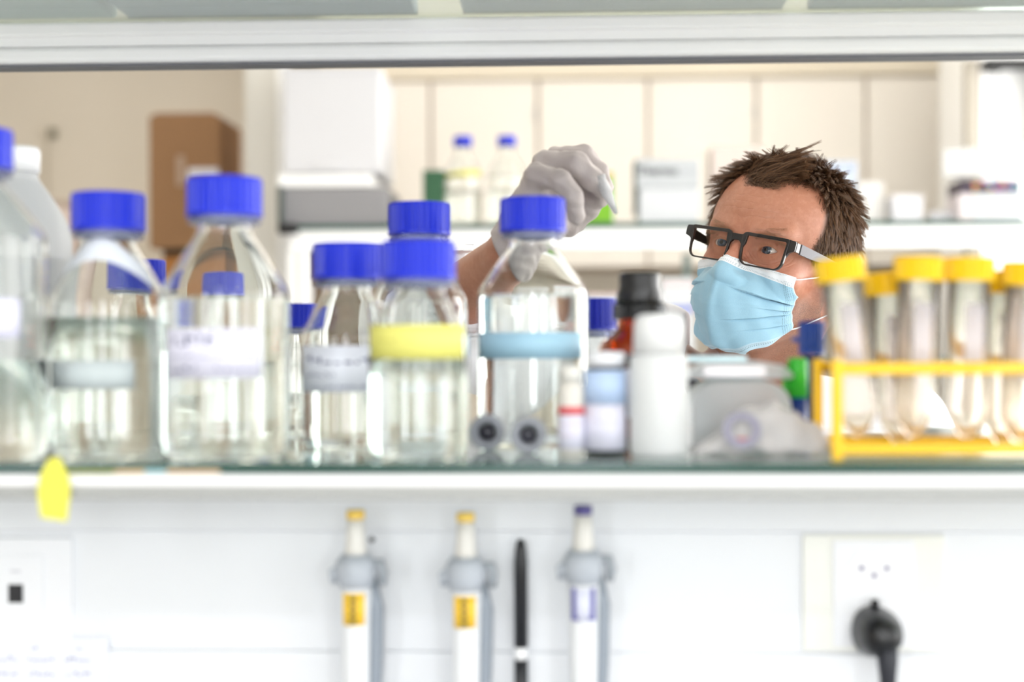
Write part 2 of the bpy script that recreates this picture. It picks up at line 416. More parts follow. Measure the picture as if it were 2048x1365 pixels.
t, pr = lab_bottle(451, 914, 1.022, .0462, .2005, 'tall conical shouldered bottle with a big white handwritten label', liquid=.565)
body_label(t, .0462, .056, .0915, -47, 47, M_paper, writing=[(.12, .55, .66, .22), (.6, .9, .66, .10), (.1, .92, .42, .07), (.12, .38, .14, .14), (.55, .92, .16, .12)], seed=3)

t, pr = lab_bottle(696, 890, 1.11, .037, .1585, 'short blue capped bottle with a white label, left of the yellow labelled one', liquid=.44, hs=.53, hn=.75)
body_label(t, .037, .043, .079, -62, 48, mat('label_blue_white', 'eef1fa', .6), writing=[(.15, .95, .62, .20), (.12, .5, .34, .10), (.2, .9, .08, .07)], seed=5)

t, pr = lab_bottle(838, 918, 1.028, .0362, .1545, 'blue capped bottle with a yellow label, in front of a taller bottle', liquid=.46, hs=.55, hn=.76)
body_label(t, .0362, .069, .0935, -66, 70, mat('yellow_paper_label', 'e4e078', .6, vary=.02, vscale=60), writing=[(.15, .5, .5, .14)], seed=8, ink=mat('faded_ink', 'b9b45e', .7))

lab_bottle(840, 872, 1.235, .042, .202, 'tall blue capped bottle standing behind the yellow labelled bottle', liquid=.4)
t, pr = lab_bottle(1067, 880, 1.17, .0455, .199, 'conical bottle with light blue tape in front of the raised forearm', liquid=.60, hs=.60, hn=.80)
body_label(t, .0455, .0675, .0885, -75, 60, mat('light_blue_tape', 'b0daef', .5, vary=.03, vscale=50))
mb = MB()
for i in range(12): mb.span(-.002, .004 if i % 2 else .007, -.0003, 0, .012 + i * .0075, .0126 + i * .0075)
wrap_cyl(mb, .0458)
mb.xform(Matrix.Rotation(math.radians(-72), 4, 'Z')).build('graduation_marks', mat('mark_grey', '8d8f9c', .5), t)
lab_bottle(1173, 872, 1.235, .028, .1185, 'small dark blue capped bottle to the left of the amber bottle', liquid=None, hs=.55, hn=.70, cap_r=.0265, rn=.0195, capm=mat('deep_blue_cap_plastic', '1526a8', .4, vary=.03, vscale=60))
# the row behind, mostly seen through the others
lab_bottle(274, 868, 1.30, .036, .158, 'blue capped bottle behind the one with the curved strip', liquid=.4, hs=.53, hn=.75, cap_r=.0265)
lab_bottle(447, 866, 1.305, .034, .146, 'blue capped bottle seen through the tall conical shouldered bottle', liquid=.4, hs=.53, hn=.75, cap_r=.0215, rn=.016)
lab_bottle(592, 867, 1.29, .030, .1165, 'small blue capped bottle in the gap left of the short white labelled bottle', liquid=.3, hs=.53, hn=.72, cap_r=.021, rn=.0155)

# amber bottle with black cap
p = at(1281, 885, 1.13)
t = thing('reagent_bottle', 'amber glass bottle with a tall black cap', 'bottle', (p.x, p.y, SH + .0003))
r = .033
prof = [(0, .002), (r * .85, 0), (r, .005), (r, .07)] + chaikin([(r, .07), (r * .98, .079), (.0185, .090), (.0175, .097)], 2) + [(.0175, .103)]
inn = [(0, .004)] + [(a - .0015, b + .003) for a, b in prof[1:4]] + [(a - .0015, b) for a, b in prof[4:]]
MB().lathe(prof + inn[::-1], 56).build('glass_body', mat('amber_glass', 'c8741e', .02, trans=1.0, ior=1.5), t, smooth=True)
cap_mb(.0212, .0985, .012, 30).build('tamper_ring', mat('black_cap_plastic', '18181a', .3, coat=.2), t)
MB().lathe([(.019, .111), (.0195, .1115), (.0185, .119), (.0165, .124), (.0165, .133), (.0155, .1355), (0, .136)], 56).build('black_cap', mat('black_cap_plastic'), t, smooth=True)
body_label(t, r, .022, .060, -120, 60, M_paper)

# small dark vial with white lid and blue white label
p = at(1212, 912, 1.03)
t = thing('reagent_vial', 'small dark vial with pale lid and blue and white label beside the frosted bottle', 'vial', (p.x, p.y, SH + .0003))
r = .0155
MB().lathe([(0, .0005), (r * .92, 0), (r, .002), (r, .058), (r * .9, .0615), (.011, .063), (0, .063)], 48).build('body', mat('dark_vial', '23242c', .25), t, smooth=True)
MB().lathe([(.011, .0632), (.0138, .0632), (.0140, .0720), (.0125, .0735), (0, .0738)], 40, rfun=lambda i, n, z: 1 if i % 2 or z > .071 else .97).build('lid', mat('pale_lid', 'e9ebf0', .4), t, smooth=True)
body_label(t, r, .0035, .036, -75, 62, M_paper, writing=[(.3, .85, .6, .08), (.3, .7, .3, .07)], seed=11, ink=mat('faint_ink', 'b9bacd', .7))
body_label(t, r, .0362, .0605, -80, 66, mat('sky_label', 'b5cbeb', .6, vary=.04, vscale=90), name='upper_label')
# cream tube with red band
p = at(1143, 914, 1.025)
t = thing('sample_vial', 'slim cream plastic vial with a red banded white label', 'vial', (p.x, p.y, SH + .0003))
r = .0094
MB().lathe([(0, .0005), (r * .9, 0), (r, .0015), (r, .050), (r * .8, .052), (0, .052)], 40).build('body', mat('cream_plastic', 'e8e4dc', .45, trans=.15), t, smooth=True)
MB().lathe([(.0068, .0522), (.0088, .0522), (.0088, .0625), (.0078, .0635), (0, .0637)], 40).build('lid', mat('cream_lid', 'dedcd6', .45), t, smooth=True)
body_label(t, r, .004, .0285, -85, 85, M_paper, writing=[(.2, .8, .7, .08), (.2, .7, .4, .08)], seed=13, ink=mat('rose_ink', 'c79aa6', .7))
body_label(t, r, .0288, .0345, -85, 85, mat('red_band', 'd7565c', .5), name='red_band')

# frosted bottle
p = at(1318, 916, 1.02)
t = thing('plastic_bottle', 'frosted white plastic bottle with rounded white cap in front of the amber bottle', 'bottle', (p.x, p.y, SH + .0003))
r = .0208
MB().lathe([(0, .0005), (r * .93, 0), (r, .003), (r, .066), (r * .985, .0695), (r * .9, .0715), (.014, .0725), (0, .0725)], 56).build('body', M_pp, t, smooth=True)
MB().lathe([(.0145, .0727), (.0182, .0727), (.0176, .094), (.0160, .0985), (.0125, .1005), (0, .101)], 56).build('cap', mat('frosted_cap', 'f1f2f2', .45, trans=.1, ior=1.3), t, smooth=True)

# two grey ring closures lying on the shelf
for px, lab in ((975, 'grey ring closure lying on its side, farther left of the pair'), (1057, 'grey ring closure with dark hole, lying on its side by the blue taped bottle')):
    p = at(px, 908, 1.035 if px > 1000 else 1.065); r = .0135
    t = thing('ring_closure', lab, 'closure', (p.x, p.y, SH + .0003 + r), group=None)
    Mx = Matrix.Rotation(math.radians(90), 4, 'X')
    MB().lathe([(.0062, -.008), (r * .93, -.008), (r, -.006), (r, .008), (r * .9, .010), (.0085, .010), (.0068, .004), (.0062, -.008)], 48).xform(Mx).build('ring', mat('grey_closure', '8e9198', .35, vary=.05), t, smooth=True)
    MB().lathe([(0, -.003), (.0062, -.003), (.0062, .0005), (0, .0005)], 32).xform(Mx).build('plug', mat('charcoal_plug', '2b2a36', .3, coat=.4), t, smooth=True)

# clear plastic dispenser and crumpled bag
p = at(1474, 885, 1.10)
t = thing('plastic_container', 'grey translucent plastic container with rounded lid behind the crumpled bag', 'container', (p.x, p.y, SH + .0003))
def arch(w, h, k): 
    pts = [(-w, 0), (w, 0), (w * 1.0, h * .62)]
    for i in range(1, 12):
        a = math.pi * i / 12; pts.append((w * (.35 + .65 * math.cos(a)) if math.cos(a) > 0 else w * (-.35 + .65 * math.cos(a)), h * .62 + h * .38 * math.sin(a)))
    return pts + [(-w, h * .62)]
mclear = mat('cloudy_clear_plastic', 'dfe3e4', .28, trans=.55, ior=1.25, vary=.03)
MB().prism(arch(.0375, .052, 0), -.03, .03).build('body', mclear, t, bevel=.003)
MB().prism([(a * 1.03, b + .0525) for a, b in [(-.0375, 0), (.0375, 0), (.0375, .004), (.030, .0105), (.012, .0135), (-.02, .013), (-.0375, .007)]], -.031, .031).build('lid', mclear, t, bevel=.003)
MB().span(-.028, .018, -.0319, -.0312, .0545, .0625).build('label', mat('soft_label', 'f6f3f8', .5), t, bevel=.0003)
MB().span(-.040, .004, -.033, -.0312, .0655, .0700).build('blue_seal', mat('ice_blue_seal', 'd3eef6', .4), t, bevel=.0006)
# crumpled bag
rng = random.Random(4)
def crumple(nx, nz, fn, amp, seed):
    from mathutils import noise
    vs = []; fs = []
    for j in range(nz + 1):
        for i in range(nx + 1):
            u, v = i / nx, j / nz; p = Vector(fn(u, v))
            n = Vector((noise.noise(p * 70 + Vector((seed, 0, 0))), noise.noise(p * 70 + Vector((0, seed, 9))), noise.noise(p * 70 + Vector((5, 0, seed)))))
            n2 = noise.noise(p * 180 + Vector((seed, 3, 0)))
            q = p + n * amp + Vector((0, -abs(n2) * amp * .8, 0)); q.z = max(q.z, .0004); vs.append(q)
    for j in range(nz):
        for i in range(nx):
            a = j * (nx + 1) + i; fs.append((a, a + 1, a + nx + 2, a + nx + 1))
    return vs, fs
p = at(1500, 912, 1.03)
t = thing('plastic_bag', 'crumpled clear plastic bag with a round printed emblem lying on the shelf', 'bag', (p.x, p.y, SH + .0003))
def bagf(u, v):
    x = -.042 + .098 * u
    h = .039 * max(0.02, math.sin(math.pi * min(1, max(0, .10 + .9 * (1 - u) ** .8)))) * (1.0 if u < .55 else 1 - .35 * (u - .55) / .45)
    a = math.pi * v
    return (x, -.014 * math.cos(a), h * math.sin(a) + .0004)
vs, fs = crumple(60, 26, bagf, .0042, 2.3)
o = MB().add(vs, fs).build('bag_film', mat('crumpled_film', 'e6e3e2', .18, trans=.45, ior=1.2, vary=.05, vscale=60), t, smooth=True, fixn=False)
s = o.modifiers.new('thick', 'SOLIDIFY'); s.thickness = .0004
mb = MB(); Mx = Matrix.Translation((-.008, -.0185, .018)) @ Matrix.Rotation(math.radians(72), 4, 'X')
mb.lathe([(.0075, 0), (.0135, 0), (.0135, .0003), (.0075, .0003), (.0075, 0)], 40).xform(Mx); mb.build('emblem_ring', mat('emblem_grey', '8d8b9c', .5), t)
MB().span(-.006, .006, -.0004, 0, -.008, -.0035).xform(Matrix.Translation((-.008, -.0185, .016)) @ Matrix.Rotation(math.radians(-18), 4, 'X')).build('emblem_red_word', mat('emblem_red', 'b0504e', .5), t)

# ------------------------------------------------------------------ yellow tube rack and tubes
YR = .985
xa = x_at(1668, YR); 
t = thing('tube_rack', 'bright yellow open tube rack at the right end of the near shelf', 'rack', (xa, YR, SH + .0003))
L = .215; D = .080; fr = -.012; bk = fr + D
mb = MB()
def bar(name, x0, x1, y0, y1, z0, z1): MB().span(x0, x1, y0, y1, z0, z1).build(name, M_rackyel, t, bevel=.001)
zb0, zb1 = .0035, .0115; zm0, zm1 = .058, .066
bar('front_lower_bar', 0, L, fr, fr + .005, zb0, zb1); bar('front_middle_bar', -.002, L, fr, fr + .004, zm0, zm1)
bar('back_lower_bar', 0, L, bk - .005, bk, zb0, zb1); bar('back_middle_bar', -.002, L, bk - .004, bk, zm0, zm1)
def plate(name, z0, z1, holes=True):
    # plate with round holes: grid cells each with an octagonal hole
    mb = MB(); cs = .036; nx, ny = int(L / cs), 2
    for i in range(nx):
        for j in range(ny):
            cx = .002 + cs * (i + .5); cy = fr + .002 + .038 * (j + .5); n = 24; R = .0152
            out = []; inn = []
            for k in range(n):
                a = 2 * math.pi * k / n; c_, s_ = math.cos(a), math.sin(a); m_ = max(abs(c_), abs(s_))
                out.append((cx + cs / 2 * c_ / m_, cy + .019 * s_ / m_)); inn.append((cx + R * c_, cy + R * s_))
            vs = [(x, y, z0) for x, y in out] + [(x, y, z0) for x, y in inn] + [(x, y, z1) for x, y in out] + [(x, y, z1) for x, y in inn]
            fs = []
            for k in range(n):
                q = (k + 1) % n
                fs += [(k, q, n + q, n + k), (2 * n + k, 3 * n + k, 3 * n + q, 2 * n + q), (n + k, n + q, 3 * n + q, 3 * n + k)]
            mb.add(vs, fs)
    mb.build(name, M_rackyel, t)
plate('middle_plate', zm0 + .002, zm0 + .0045)
MB().span(.001, L, fr + .002, bk - .002, zb0 + .001, zb0 + .003).build('bottom_plate', M_rackyel, t)
for k, (x, y, h) in enumerate(((.0, fr + .002, .068), (.0, bk - .003, .068), (L, fr + .002, .068), (L, bk - .003, .068))):
    MB().box((x, y, h / 2 + .0), (.0075, .005, h)).build('corner_post', M_rackyel, t, bevel=.001)
# 50 ml tubes
def tube_mb(R, h):
    prof = [(0, 0), (.004, .0), (.006, .0015), (R * .93, .0145), (R, .018), (R, h - .002)]
    inn = [(0, .0015), (.004, .002), (R * .93 - .001, .0155), (R - .001, .018), (R - .001, h - .002)]
    return MB().lathe(prof + inn[::-1], 40)
tube_src = None
def centrifuge_tube(i, j, label, lift=0.0, lz=None, lab=None, dx=0, dy=0, paper=True):
    global tube_src
    x = xa + .002 + .036 * (i + .5) + dx; y = YR + fr + .002 + .038 * (j + .5) + dy; z = SH + .0003 + zb0 + .0032 + lift
    if tube_src is None:
        tt = thing('centrifuge_tube', label, 'tube', (x, y, z), group='yellow capped tubes in the yellow rack')
        tube_mb(.0140, .112).build('tube_body', mat('clear_tube_plastic', 'fffaf4', .12, trans=.90, ior=1.12), tt, smooth=True)
        cap_mb(.0172, .1075, .0165, 30).build('yellow_cap', M_capyel, tt)
        body_label(tt, .0140, .044, .092, -24, 30, mat('tube_write_on', 'f0ebee', .5, trans=.55, ior=1.2), name='writing_patch')
        tube_src = tt; 
        return tt
    tt = tube_src.copy(); COL.objects.link(tt); tt.location = (x, y, z); tt['label'] = label
    for c in list(tube_src.children):
        q = c.copy(); COL.objects.link(q); q.parent = tt
    return tt
def lean(o, deg, tw, ydeg=0):
    o.rotation_euler = (math.radians(ydeg), math.radians(deg), 0); return o
lean(centrifuge_tube(0, 0, 'front row yellow capped tube leaning left over the corner post of the rack', lift=.0085, dx=-.0008), -6.5, .3)
lean(centrifuge_tube(1, 1, 'back row yellow capped tube, second from the left'), -4.5, -.5)
lean(centrifuge_tube(1, 0, 'front row yellow capped tube, second from the left', lift=.008), 2.0, .1)
lean(centrifuge_tube(2, 0, 'front row yellow capped tube, third from the left', lift=.0075), 1.2, .5)
lean(centrifuge_tube(3, 1, 'back row yellow capped tube towards the right edge'), .8, -.2)
lean(centrifuge_tube(3, 0, 'front row yellow capped tube at the right edge of the photo', lift=.004), 3.0, .9)
p = at(1624, 880, 1.105)
t = thing('sample_tube', 'tube with navy blue cap standing left of the yellow rack', 'tube', (p.x, p.y, SH + .0003))
MB().lathe([(0, 0), (.006, .0), (.0065, .002), (.0068, .070), (0, .070)], 32).build('tube_body', mat('navy_plastic', '0c2b70', .3), t, smooth=True)
cap_mb(.0098, .0705, .0255, 24).build('navy_cap', mat('navy_cap', '103a8c', .35, vary=.03), t)
MB().span(-.0150, -.0098, -.002, .002, .0800, .0840).build('cap_tab', mat('navy_cap'), t, bevel=.0008)
p = at(1596, 884, 1.085)
t = thing('marker_pen', 'short marker with bright green top and dark blue barrel', 'marker', (p.x, p.y, SH + .0003))
MB().lathe([(0, 0), (.006, 0), (.0072, .001), (.0072, .038), (0, .038)], 32).build('barrel', mat('navy_plastic'), t, smooth=True)
MB().lathe([(0, .0382), (.0074, .0382), (.0074, .0655), (.0062, .068), (0, .068)], 32).build('cap', mat('bright_green', '2fae2c', .4, vary=.03), t, smooth=True)
MB().span(-.0115, -.0070, -.002, .002, .042, .062).build('clip', mat('bright_green'), t, bevel=.0008)

# ------------------------------------------------------------------ tab, papers and things on the duct
p = at(107, 935, .951)
t = thing('tape_flag', 'yellow tape tab hanging from the edge of the lower glass shelf', 'tape', (p.x, .9530, SH))
poly = [(-.0036, .0036), (.0040, .0036), (.0105, -.0115), (.0108, -.0200), (.0085, -.0395), (-.0095, -.0370), (-.0118, -.0200), (-.0105, -.0095)]
q = MB().prism(poly, -.0004, 0).build('tab', M_yel, t)
MB().span(-.0036, .0038, -.0004, .008, .0033, .0037).build('stuck_end', M_yel, t)
a, b = x_at(128, YF), x_at(440, YF)
t = thing('edge_label', 'thin olive, tan and blue tape strip on the glass edge beside the yellow tab', 'tape', (a, YF, SH - .0071))
for k, (u0, u1, c_) in enumerate(((0, .33, '8c8f3c'), (.331, .52, 'd8b98a'), (.521, .66, 'a9cfd6'), (.661, 1, 'd9b995'))):
    MB().span((b - a) * u0, (b - a) * u1, -.0020, -.0015, 0, .0026).build('tape_piece', mat('strip_' + c_, c_, .6), t)
def px_box(mb, px0, py0, px1, py1, Y, th, out=0.0):
    a, b = at(px0, py1, Y), at(px1, py0, Y); return (a.x, b.x, a.z, b.z)
# network plate
cx = at(33, 1187, YP)
t = thing('network_socket', 'white network socket plate with one black port on the trunking', 'socket', (cx.x, YP + .0022, cx.z))
MB().span(-.045, .045, -.003, 0, -.044, .044).build('plate', mat('socket_white', 'eff0f4', .35), t, bevel=.0015)
MB().span(-.020, .022, -.0042, -.0031, -.030, .030).build('insert', mat('socket_white'), t, bevel=.0008)
MB().span(-.0055, .0060, -.0048, -.0043, -.0072, .0072).build('port', mat('black_port', '141318', .3), t)
MB().span(-.004, .004, -.0048, -.0043, .0165, .0185).build('indicator_mark', mat('faint_grey', 'd4d4da', .5), t)
# paper sheet
a = at(0, 1276, YP); b = at(218, 1276, YP)
t = thing('paper_sheet', 'printed table on white paper taped at the lower left of the trunking', 'paper', (b.x, YP - .001, a.z))
MB().span(-.19, 0, -.0004, 0, -.15, 0).build('sheet', mat('printed_paper', 'e9ebf6', .7), t)
rng = random.Random(9); w = MB()
for r_ in range(7):
    for c_ in range(6):
        x0 = -.180 + c_ * .029
        strokes(w, rng, x0, x0 + (.021 if c_ != 1 else .012), -.018 - r_ * .0115, .0045, y=-.0005, gap=.15)
for x0 in (-.062, -.026): strokes(w, rng, x0, x0 + .006, -.009, .003, y=-.0005, gap=.1)
w.build('printing', mat('print_grey', '9b9cb2', .7), t)
# power socket with black plug
cx = at(1747, 1187, YP)
t = thing('power_socket', 'white mains socket plate with diamond shaped inserts on the right of the trunking', 'socket', (cx.x, YP + .0022, cx.z))
MB().span(-.054, .054, -.003, 0, -.045, .045).build('frame', mat('ivory_plastic', 'efefe9', .4), t, bevel=.0015)
MB().span(-.031, .031, -.0045, -.0031, -.041, .041).build('plate', mat('socket_white'), t, bevel=.0008)
hexp = lambda s: [(-.0215 * s, 0), (-.012 * s, .0125 * s), (.012 * s, .0125 * s), (.0215 * s, 0), (.012 * s, -.0125 * s), (-.012 * s, -.0125 * s)]
for dz in (.0185, -.0205):
    MB().prism([(x, z + dz) for x, z in hexp(1)], -.0052, -.0046).build('socket_face', mat('socket_face', 'f8f8fb', .3), t, bevel=.0003)
    for hx, hz in ((-.0095, .001), (.0095, .001), (0, -.0045)):
        MB().lathe([(0, 0), (.0022, 0), (.0022, .0002), (0, .0002)], 20).xform(Matrix.Translation((hx, -.0053, hz + dz)) @ Matrix.Rotation(math.radians(90), 4, 'X')).build('pin_hole', mat('pin_hole', '8f8ba6', .5), t)
pc = at(1756, 1262, YP - .015)
t = thing('power_plug', 'round black mains plug in the lower socket with its cable hanging down', 'plug', (pc.x, YP - .0035, pc.z - .002))
Mx = Matrix.Rotation(math.radians(90), 4, 'X')
MB().lathe([(0, 0), (.0185, 0), (.0195, .004), (.0180, .012), (.0165, .020), (.0140, .030), (.009, .036), (0, .038)], 40, rfun=lambda i, n, z: 1 + .05 * math.cos(6 * math.pi * i / n)).xform(Mx).build('plug_body', mat('black_plug', '101115', .32, coat=.2), t, smooth=True)
MB().lathe([(0, .0), (.0035, 0), (.003, .006), (0, .007)], 16).xform(Matrix.Translation((-.001, -.006, .018))).build('top_nib', mat('black_plug'), t, smooth=True)
cab = [(0.003, -.026, -.006), (.003, -.030, -.016), (.0032, -.030, -.03), (.004, -.027, -.06), (.005, -.02, -.12), (.006, -.014, -.30), (.006, -.012, -.38)]
MB().tube(cab, [.0085, .0078, .0062, .0058, .0055, .0055, .0055], 16).build('cable', mat('black_cable', '23252e', .45), t, smooth=True)

# ------------------------------------------------------------------ pipettes hanging on the duct
def pipette(px, pytop, Y, label, btn, lab_kind, dark=False):
    p = at(px, pytop, Y)
    t = thing('pipette', label, 'pipette', (p.x, p.y, p.z), group=None)
    mw = mat('pipette_white', 'e9ebee', .4, vary=.01); mg = mat('pipette_grey', 'b9bfc8', .4, vary=.02)
    MB().lathe([(0, 0), (.0064, 0), (.0069, -.001), (.0069, -.0065), (0, -.0065)][::-1], 32).build('button', mat('btn_' + btn, btn, .45), t, smooth=True)
    MB().lathe([(0, -.0064), (.0064, -.0066), (.0072, -.018), (.0082, -.030), (.0082, -.0335), (0, -.0335)][::-1], 32).build('plunger', mat('plunger_cream', 'e6e3dd', .45), t, smooth=True)
    # collar
    MB().lathe([(0, -.0330), (.0105, -.0332), (.0150, -.039), (.0152, -.048), (.0120, -.058), (0, -.058)][::-1], 36).build('collar', mg, t, smooth=True)
    MB().tube([(0, .0, -.055), (0, 0, -.075), (0, .0, -.14), (0, 0, -.24)], [.0118, .0112, .0100, .0085], 28).build('handle', mw, t, smooth=True)
    MB().tube([(.0100, .006, -.052), (.0138, .008, -.075), (.0132, .008, -.12), (.010, .006, -.20)], [.005, .0065, .006, .004], 16).build('ejector_arm', mat('pipette_dark_grey', '8d959f', .45), t, smooth=True)  # arm in a darker grey than the handle
    MB().tube([(.012, .000, -.040), (.0190, -.001, -.040), (.0208, -.001, -.047), (.0200, .001, -.056)], [.0035, .0042, .004, .003], 12).build('finger_hook', mat('hook_grey', '9da3aa', .4), t, smooth=True)
    MB().tube([(-.012, .000, -.044), (-.0170, -.001, -.047), (-.0165, .001, -.055)], [.0035, .004, .003], 12).build('side_lug', mg, t, smooth=True)
    if lab_kind == 'yellow':
        mb = MB(); mb.span(-.0085, .0085, -.0004, 0, -.085, -.061); wrapm = wrap_dense(mb, .0118, 14)
        l = wrapm.build('volume_label', mat('amber_label', 'f0c338', .5), t, smooth=True)
        w = MB(); rng = random.Random(int(px))
        for i in range(4): w.span(-.0022, .0018, -.0012, -.0008, -.083 + i * .0054, -.0795 + i * .0054)
        wrap_cyl(w, .0118).build('volume_figures', mat('ink_olive', '5d5430', .6), l)
    else:
        l = None
        mb = MB(); mb.span(-.0085, .0085, -.0004, 0, -.085, -.061); l = wrap_dense(mb, .0118, 14).build('volume_label', mat('lilac_white_label', 'd9dbec', .5), t, smooth=True)
        w = MB(); w.span(-.0088, -.0054, -.0012, -.0008, -.084, -.060); w.span(.0054, .0088, -.0012, -.0008, -.084, -.060); w.span(-.0054, .0054, -.0012, -.0008, -.084, -.0815)
        wrap_cyl(w, .0118).build('label_border', mat('violet_ink', '4c4a9c', .55), l)
    if dark:
        MB().lathe([(0, -.003), (.0028, 0), (0, .003)], 12).xform(Matrix.Translation((.0120, .002, -.0225))).build('locking_pin', M_black, t, smooth=True)
    return t
def wrap_dense(mb, r, n):
    (x0, x1) = (min(v[0] for v in mb.v), max(v[0] for v in mb.v)); (z0, z1) = (min(v[2] for v in mb.v), max(v[2] for v in mb.v))
    m2 = MB(); vs = []
    for i in range(n + 1):
        x = x0 + (x1 - x0) * i / n; a = x / r
        for rr in (r + .0005, r): vs += [(rr * math.sin(a), -rr * math.cos(a), z0), (rr * math.sin(a), -rr * math.cos(a), z1)]
    fs = []
    for i in range(n):
        o = i * 4; q = o + 4
        fs += [(o, q, q + 1, o + 1), (o + 2, o + 3, q + 3, q + 2), (o, o + 2, q + 2, q), (o + 1, q + 1, q + 3, o + 3)]
    return m2.add(vs, fs)
pipette(711, 1021, 1.068, 'yellow button pipette on the left, hanging below the white labelled bottle', 'f6cf62', 'yellow', True)
pipette(931, 1026, 1.068, 'yellow button pipette in the middle, next to the black marker', 'f6d268', 'yellow')
pipette(1166, 1012, 1.068, 'pipette with violet button and violet framed label, right of the black marker', '5b5590', 'violet')
# holder bar the pipettes hang from
a, b = x_at(640, 1.09), x_at(1250, 1.09)
tag(MB().span(a, b, 1.0885, 1.0995, z_at(900, 1360, 1.09) - .05, z_at(900, 1360, 1.09) - .02).build('pipette_holder', M_trunk, None, bevel=.002), 'low white bar holding the three pipettes on the trunking', 'holder')
p = at(1041, 1080, 1.09)
t = thing('marker_pen', 'black marker standing upright on the trunking between two pipettes', 'marker', (p.x, 1.0935, p.z))
MB().lathe([(0, 0), (.0028, -.001), (.0042, -.007), (.0052, -.018), (.0054, -.083), (0, -.083)][::-1], 28).build('cap', mat('marker_black', '1c1c20', .4, coat=.15), t, smooth=True)
MB().lathe([(0, -.083), (.0050, -.083), (.0050, -.0925), (0, -.0925)][::-1], 28).build('white_band', M_rail, t, smooth=True)
MB().lathe([(0, -.0925), (.0052, -.0925), (.0052, -.135), (0, -.135)][::-1], 28).build('barrel', mat('marker_black'), t, smooth=True)
# ------------------------------------------------------------------ far bench, its shelf and what stands there
YS = 4.0
ZF = z_at(1024, 447, YS)               # top of the far glass shelf at the middle
x0, x1 = x_at(556, YS), x_at(2200, YS) 
t = thing('glass_shelf', 'far glass shelf with green edge behind the man', 'shelf', (0, YS, ZF - .014))
MB().span(x0, x1, 0, .36, 0, .014).build('pane', M_shelf, t, bevel=.001)
MB().span(x0, x1, -.002, -.0003, .0, .014).build('polished_edge', M_edge, t)
t = thing('shelf_rail', 'white rail under the far glass shelf', 'rail', (0, YS, ZF - .014))
MB().span(x0 + .03, x1, .01, .04, -.0300, -.0005).build('upper_strip', M_rail, t, bevel=.003)
MB().span(x0 + .03, x1, .014, .04, -.058, -.0305).build('lower_strip', M_alu, t, bevel=.003)
def far_post(px0, px1, py0, py1, Y, label, d=.04, m=None):
    a, b = at(px0, py1, Y), at(px1, py0, Y)
    return tag(MB().span(a.x, b.x, Y, Y + d, a.z, b.z).build('shelf_upright', m or M_rail, None, bevel=.003), label, 'upright')
def far_box(name, label, cat, px0, px1, py0, py1, Y, d, m, z0=None, rz=0.0, bevel=.002, group=None, part='carton', dh=0):
    a, b = at(px0, py1, Y), at(px1, py0, Y); z = a.z if z0 is None else z0
    t = thing(name, label, cat, ((a.x + b.x) / 2, Y + d / 2, z), rz, group)
    w = (b.x - a.x) / 2
    MB().span(-w, w, -d / 2, d / 2, .0003, b.z - z).build(part, m, t, bevel=bevel)
    return t, w, b.z - z
far_post(492, 552, 118, 1000, 4.3, 'wide pale upright left of the white lidded box', d=.36, m=mat('pale_grey_panel', 'e4e1da', .6))
far_post(556, 578, 118, 1000, 4.27, 'narrow white upright edge right behind the wide pale one', d=.02)
far_post(576, 590, 470, 1000, 4.02, 'slim white upright under the left end of the far shelf')
far_post(598, 616, 470, 1000, 4.02, 'second slim white upright under the left end of the far shelf')
far_post(1936, 1956, 120, 1000, 4.42, 'grey upright at the right end of the far shelf', m=mat('warm_grey_post', 'a39c90', .6))
a = at(556, 468, YS - .01)
t = thing('shelf_bracket', 'black clamp holding the left end of the far glass shelf', 'bracket', (a.x, YS - .015, a.z))
MB().span(0, .055, 0, .05, .0, .030).build('clamp', M_black, t, bevel=.004)
MB().span(0, .010, 0, .05, .030, .135).build('end_stop', mat('dark_green_rubber', '3d4844', .6), t, bevel=.002)
# cupboard row
YC = 5.35
zc0, zc1 = z_at(1200, 535, YC), z_at(1200, 157, YC)
xs = [x_at(p, YC) for p in (644, 862, 1078, 1297, 1515, 1733, 1948)]
t = thing('wall_cabinet', 'row of tall white wall cupboard doors on the back wall', 'cabinet', (xs[0], YC, zc0))
MB().span(0, xs[-1] - xs[0], .02, .44, 0, zc1 - zc0).build('carcass', M_seam, t)
for i in range(6):
    a, b = xs[i] - xs[0], xs[i + 1] - xs[0]; g = .007 if i % 2 else .005
    d_ = MB().span(a + g, b - g, 0, .019, .004, zc1 - zc0 - .004).build('cabinet_door', M_cab, t, bevel=.0015)
    if i % 2: MB().span(b - g - .008, b - g - .002, -.006, -.0005, .55, .60).build('handle', M_alu2, d_)
struct(MB().span(xs[0], R_['x1'], YC - .03, R_['y1'], zc1 + .002, R_['z1']).build('trim_1', mat('soffit_cream', 'e9decb', .8)))
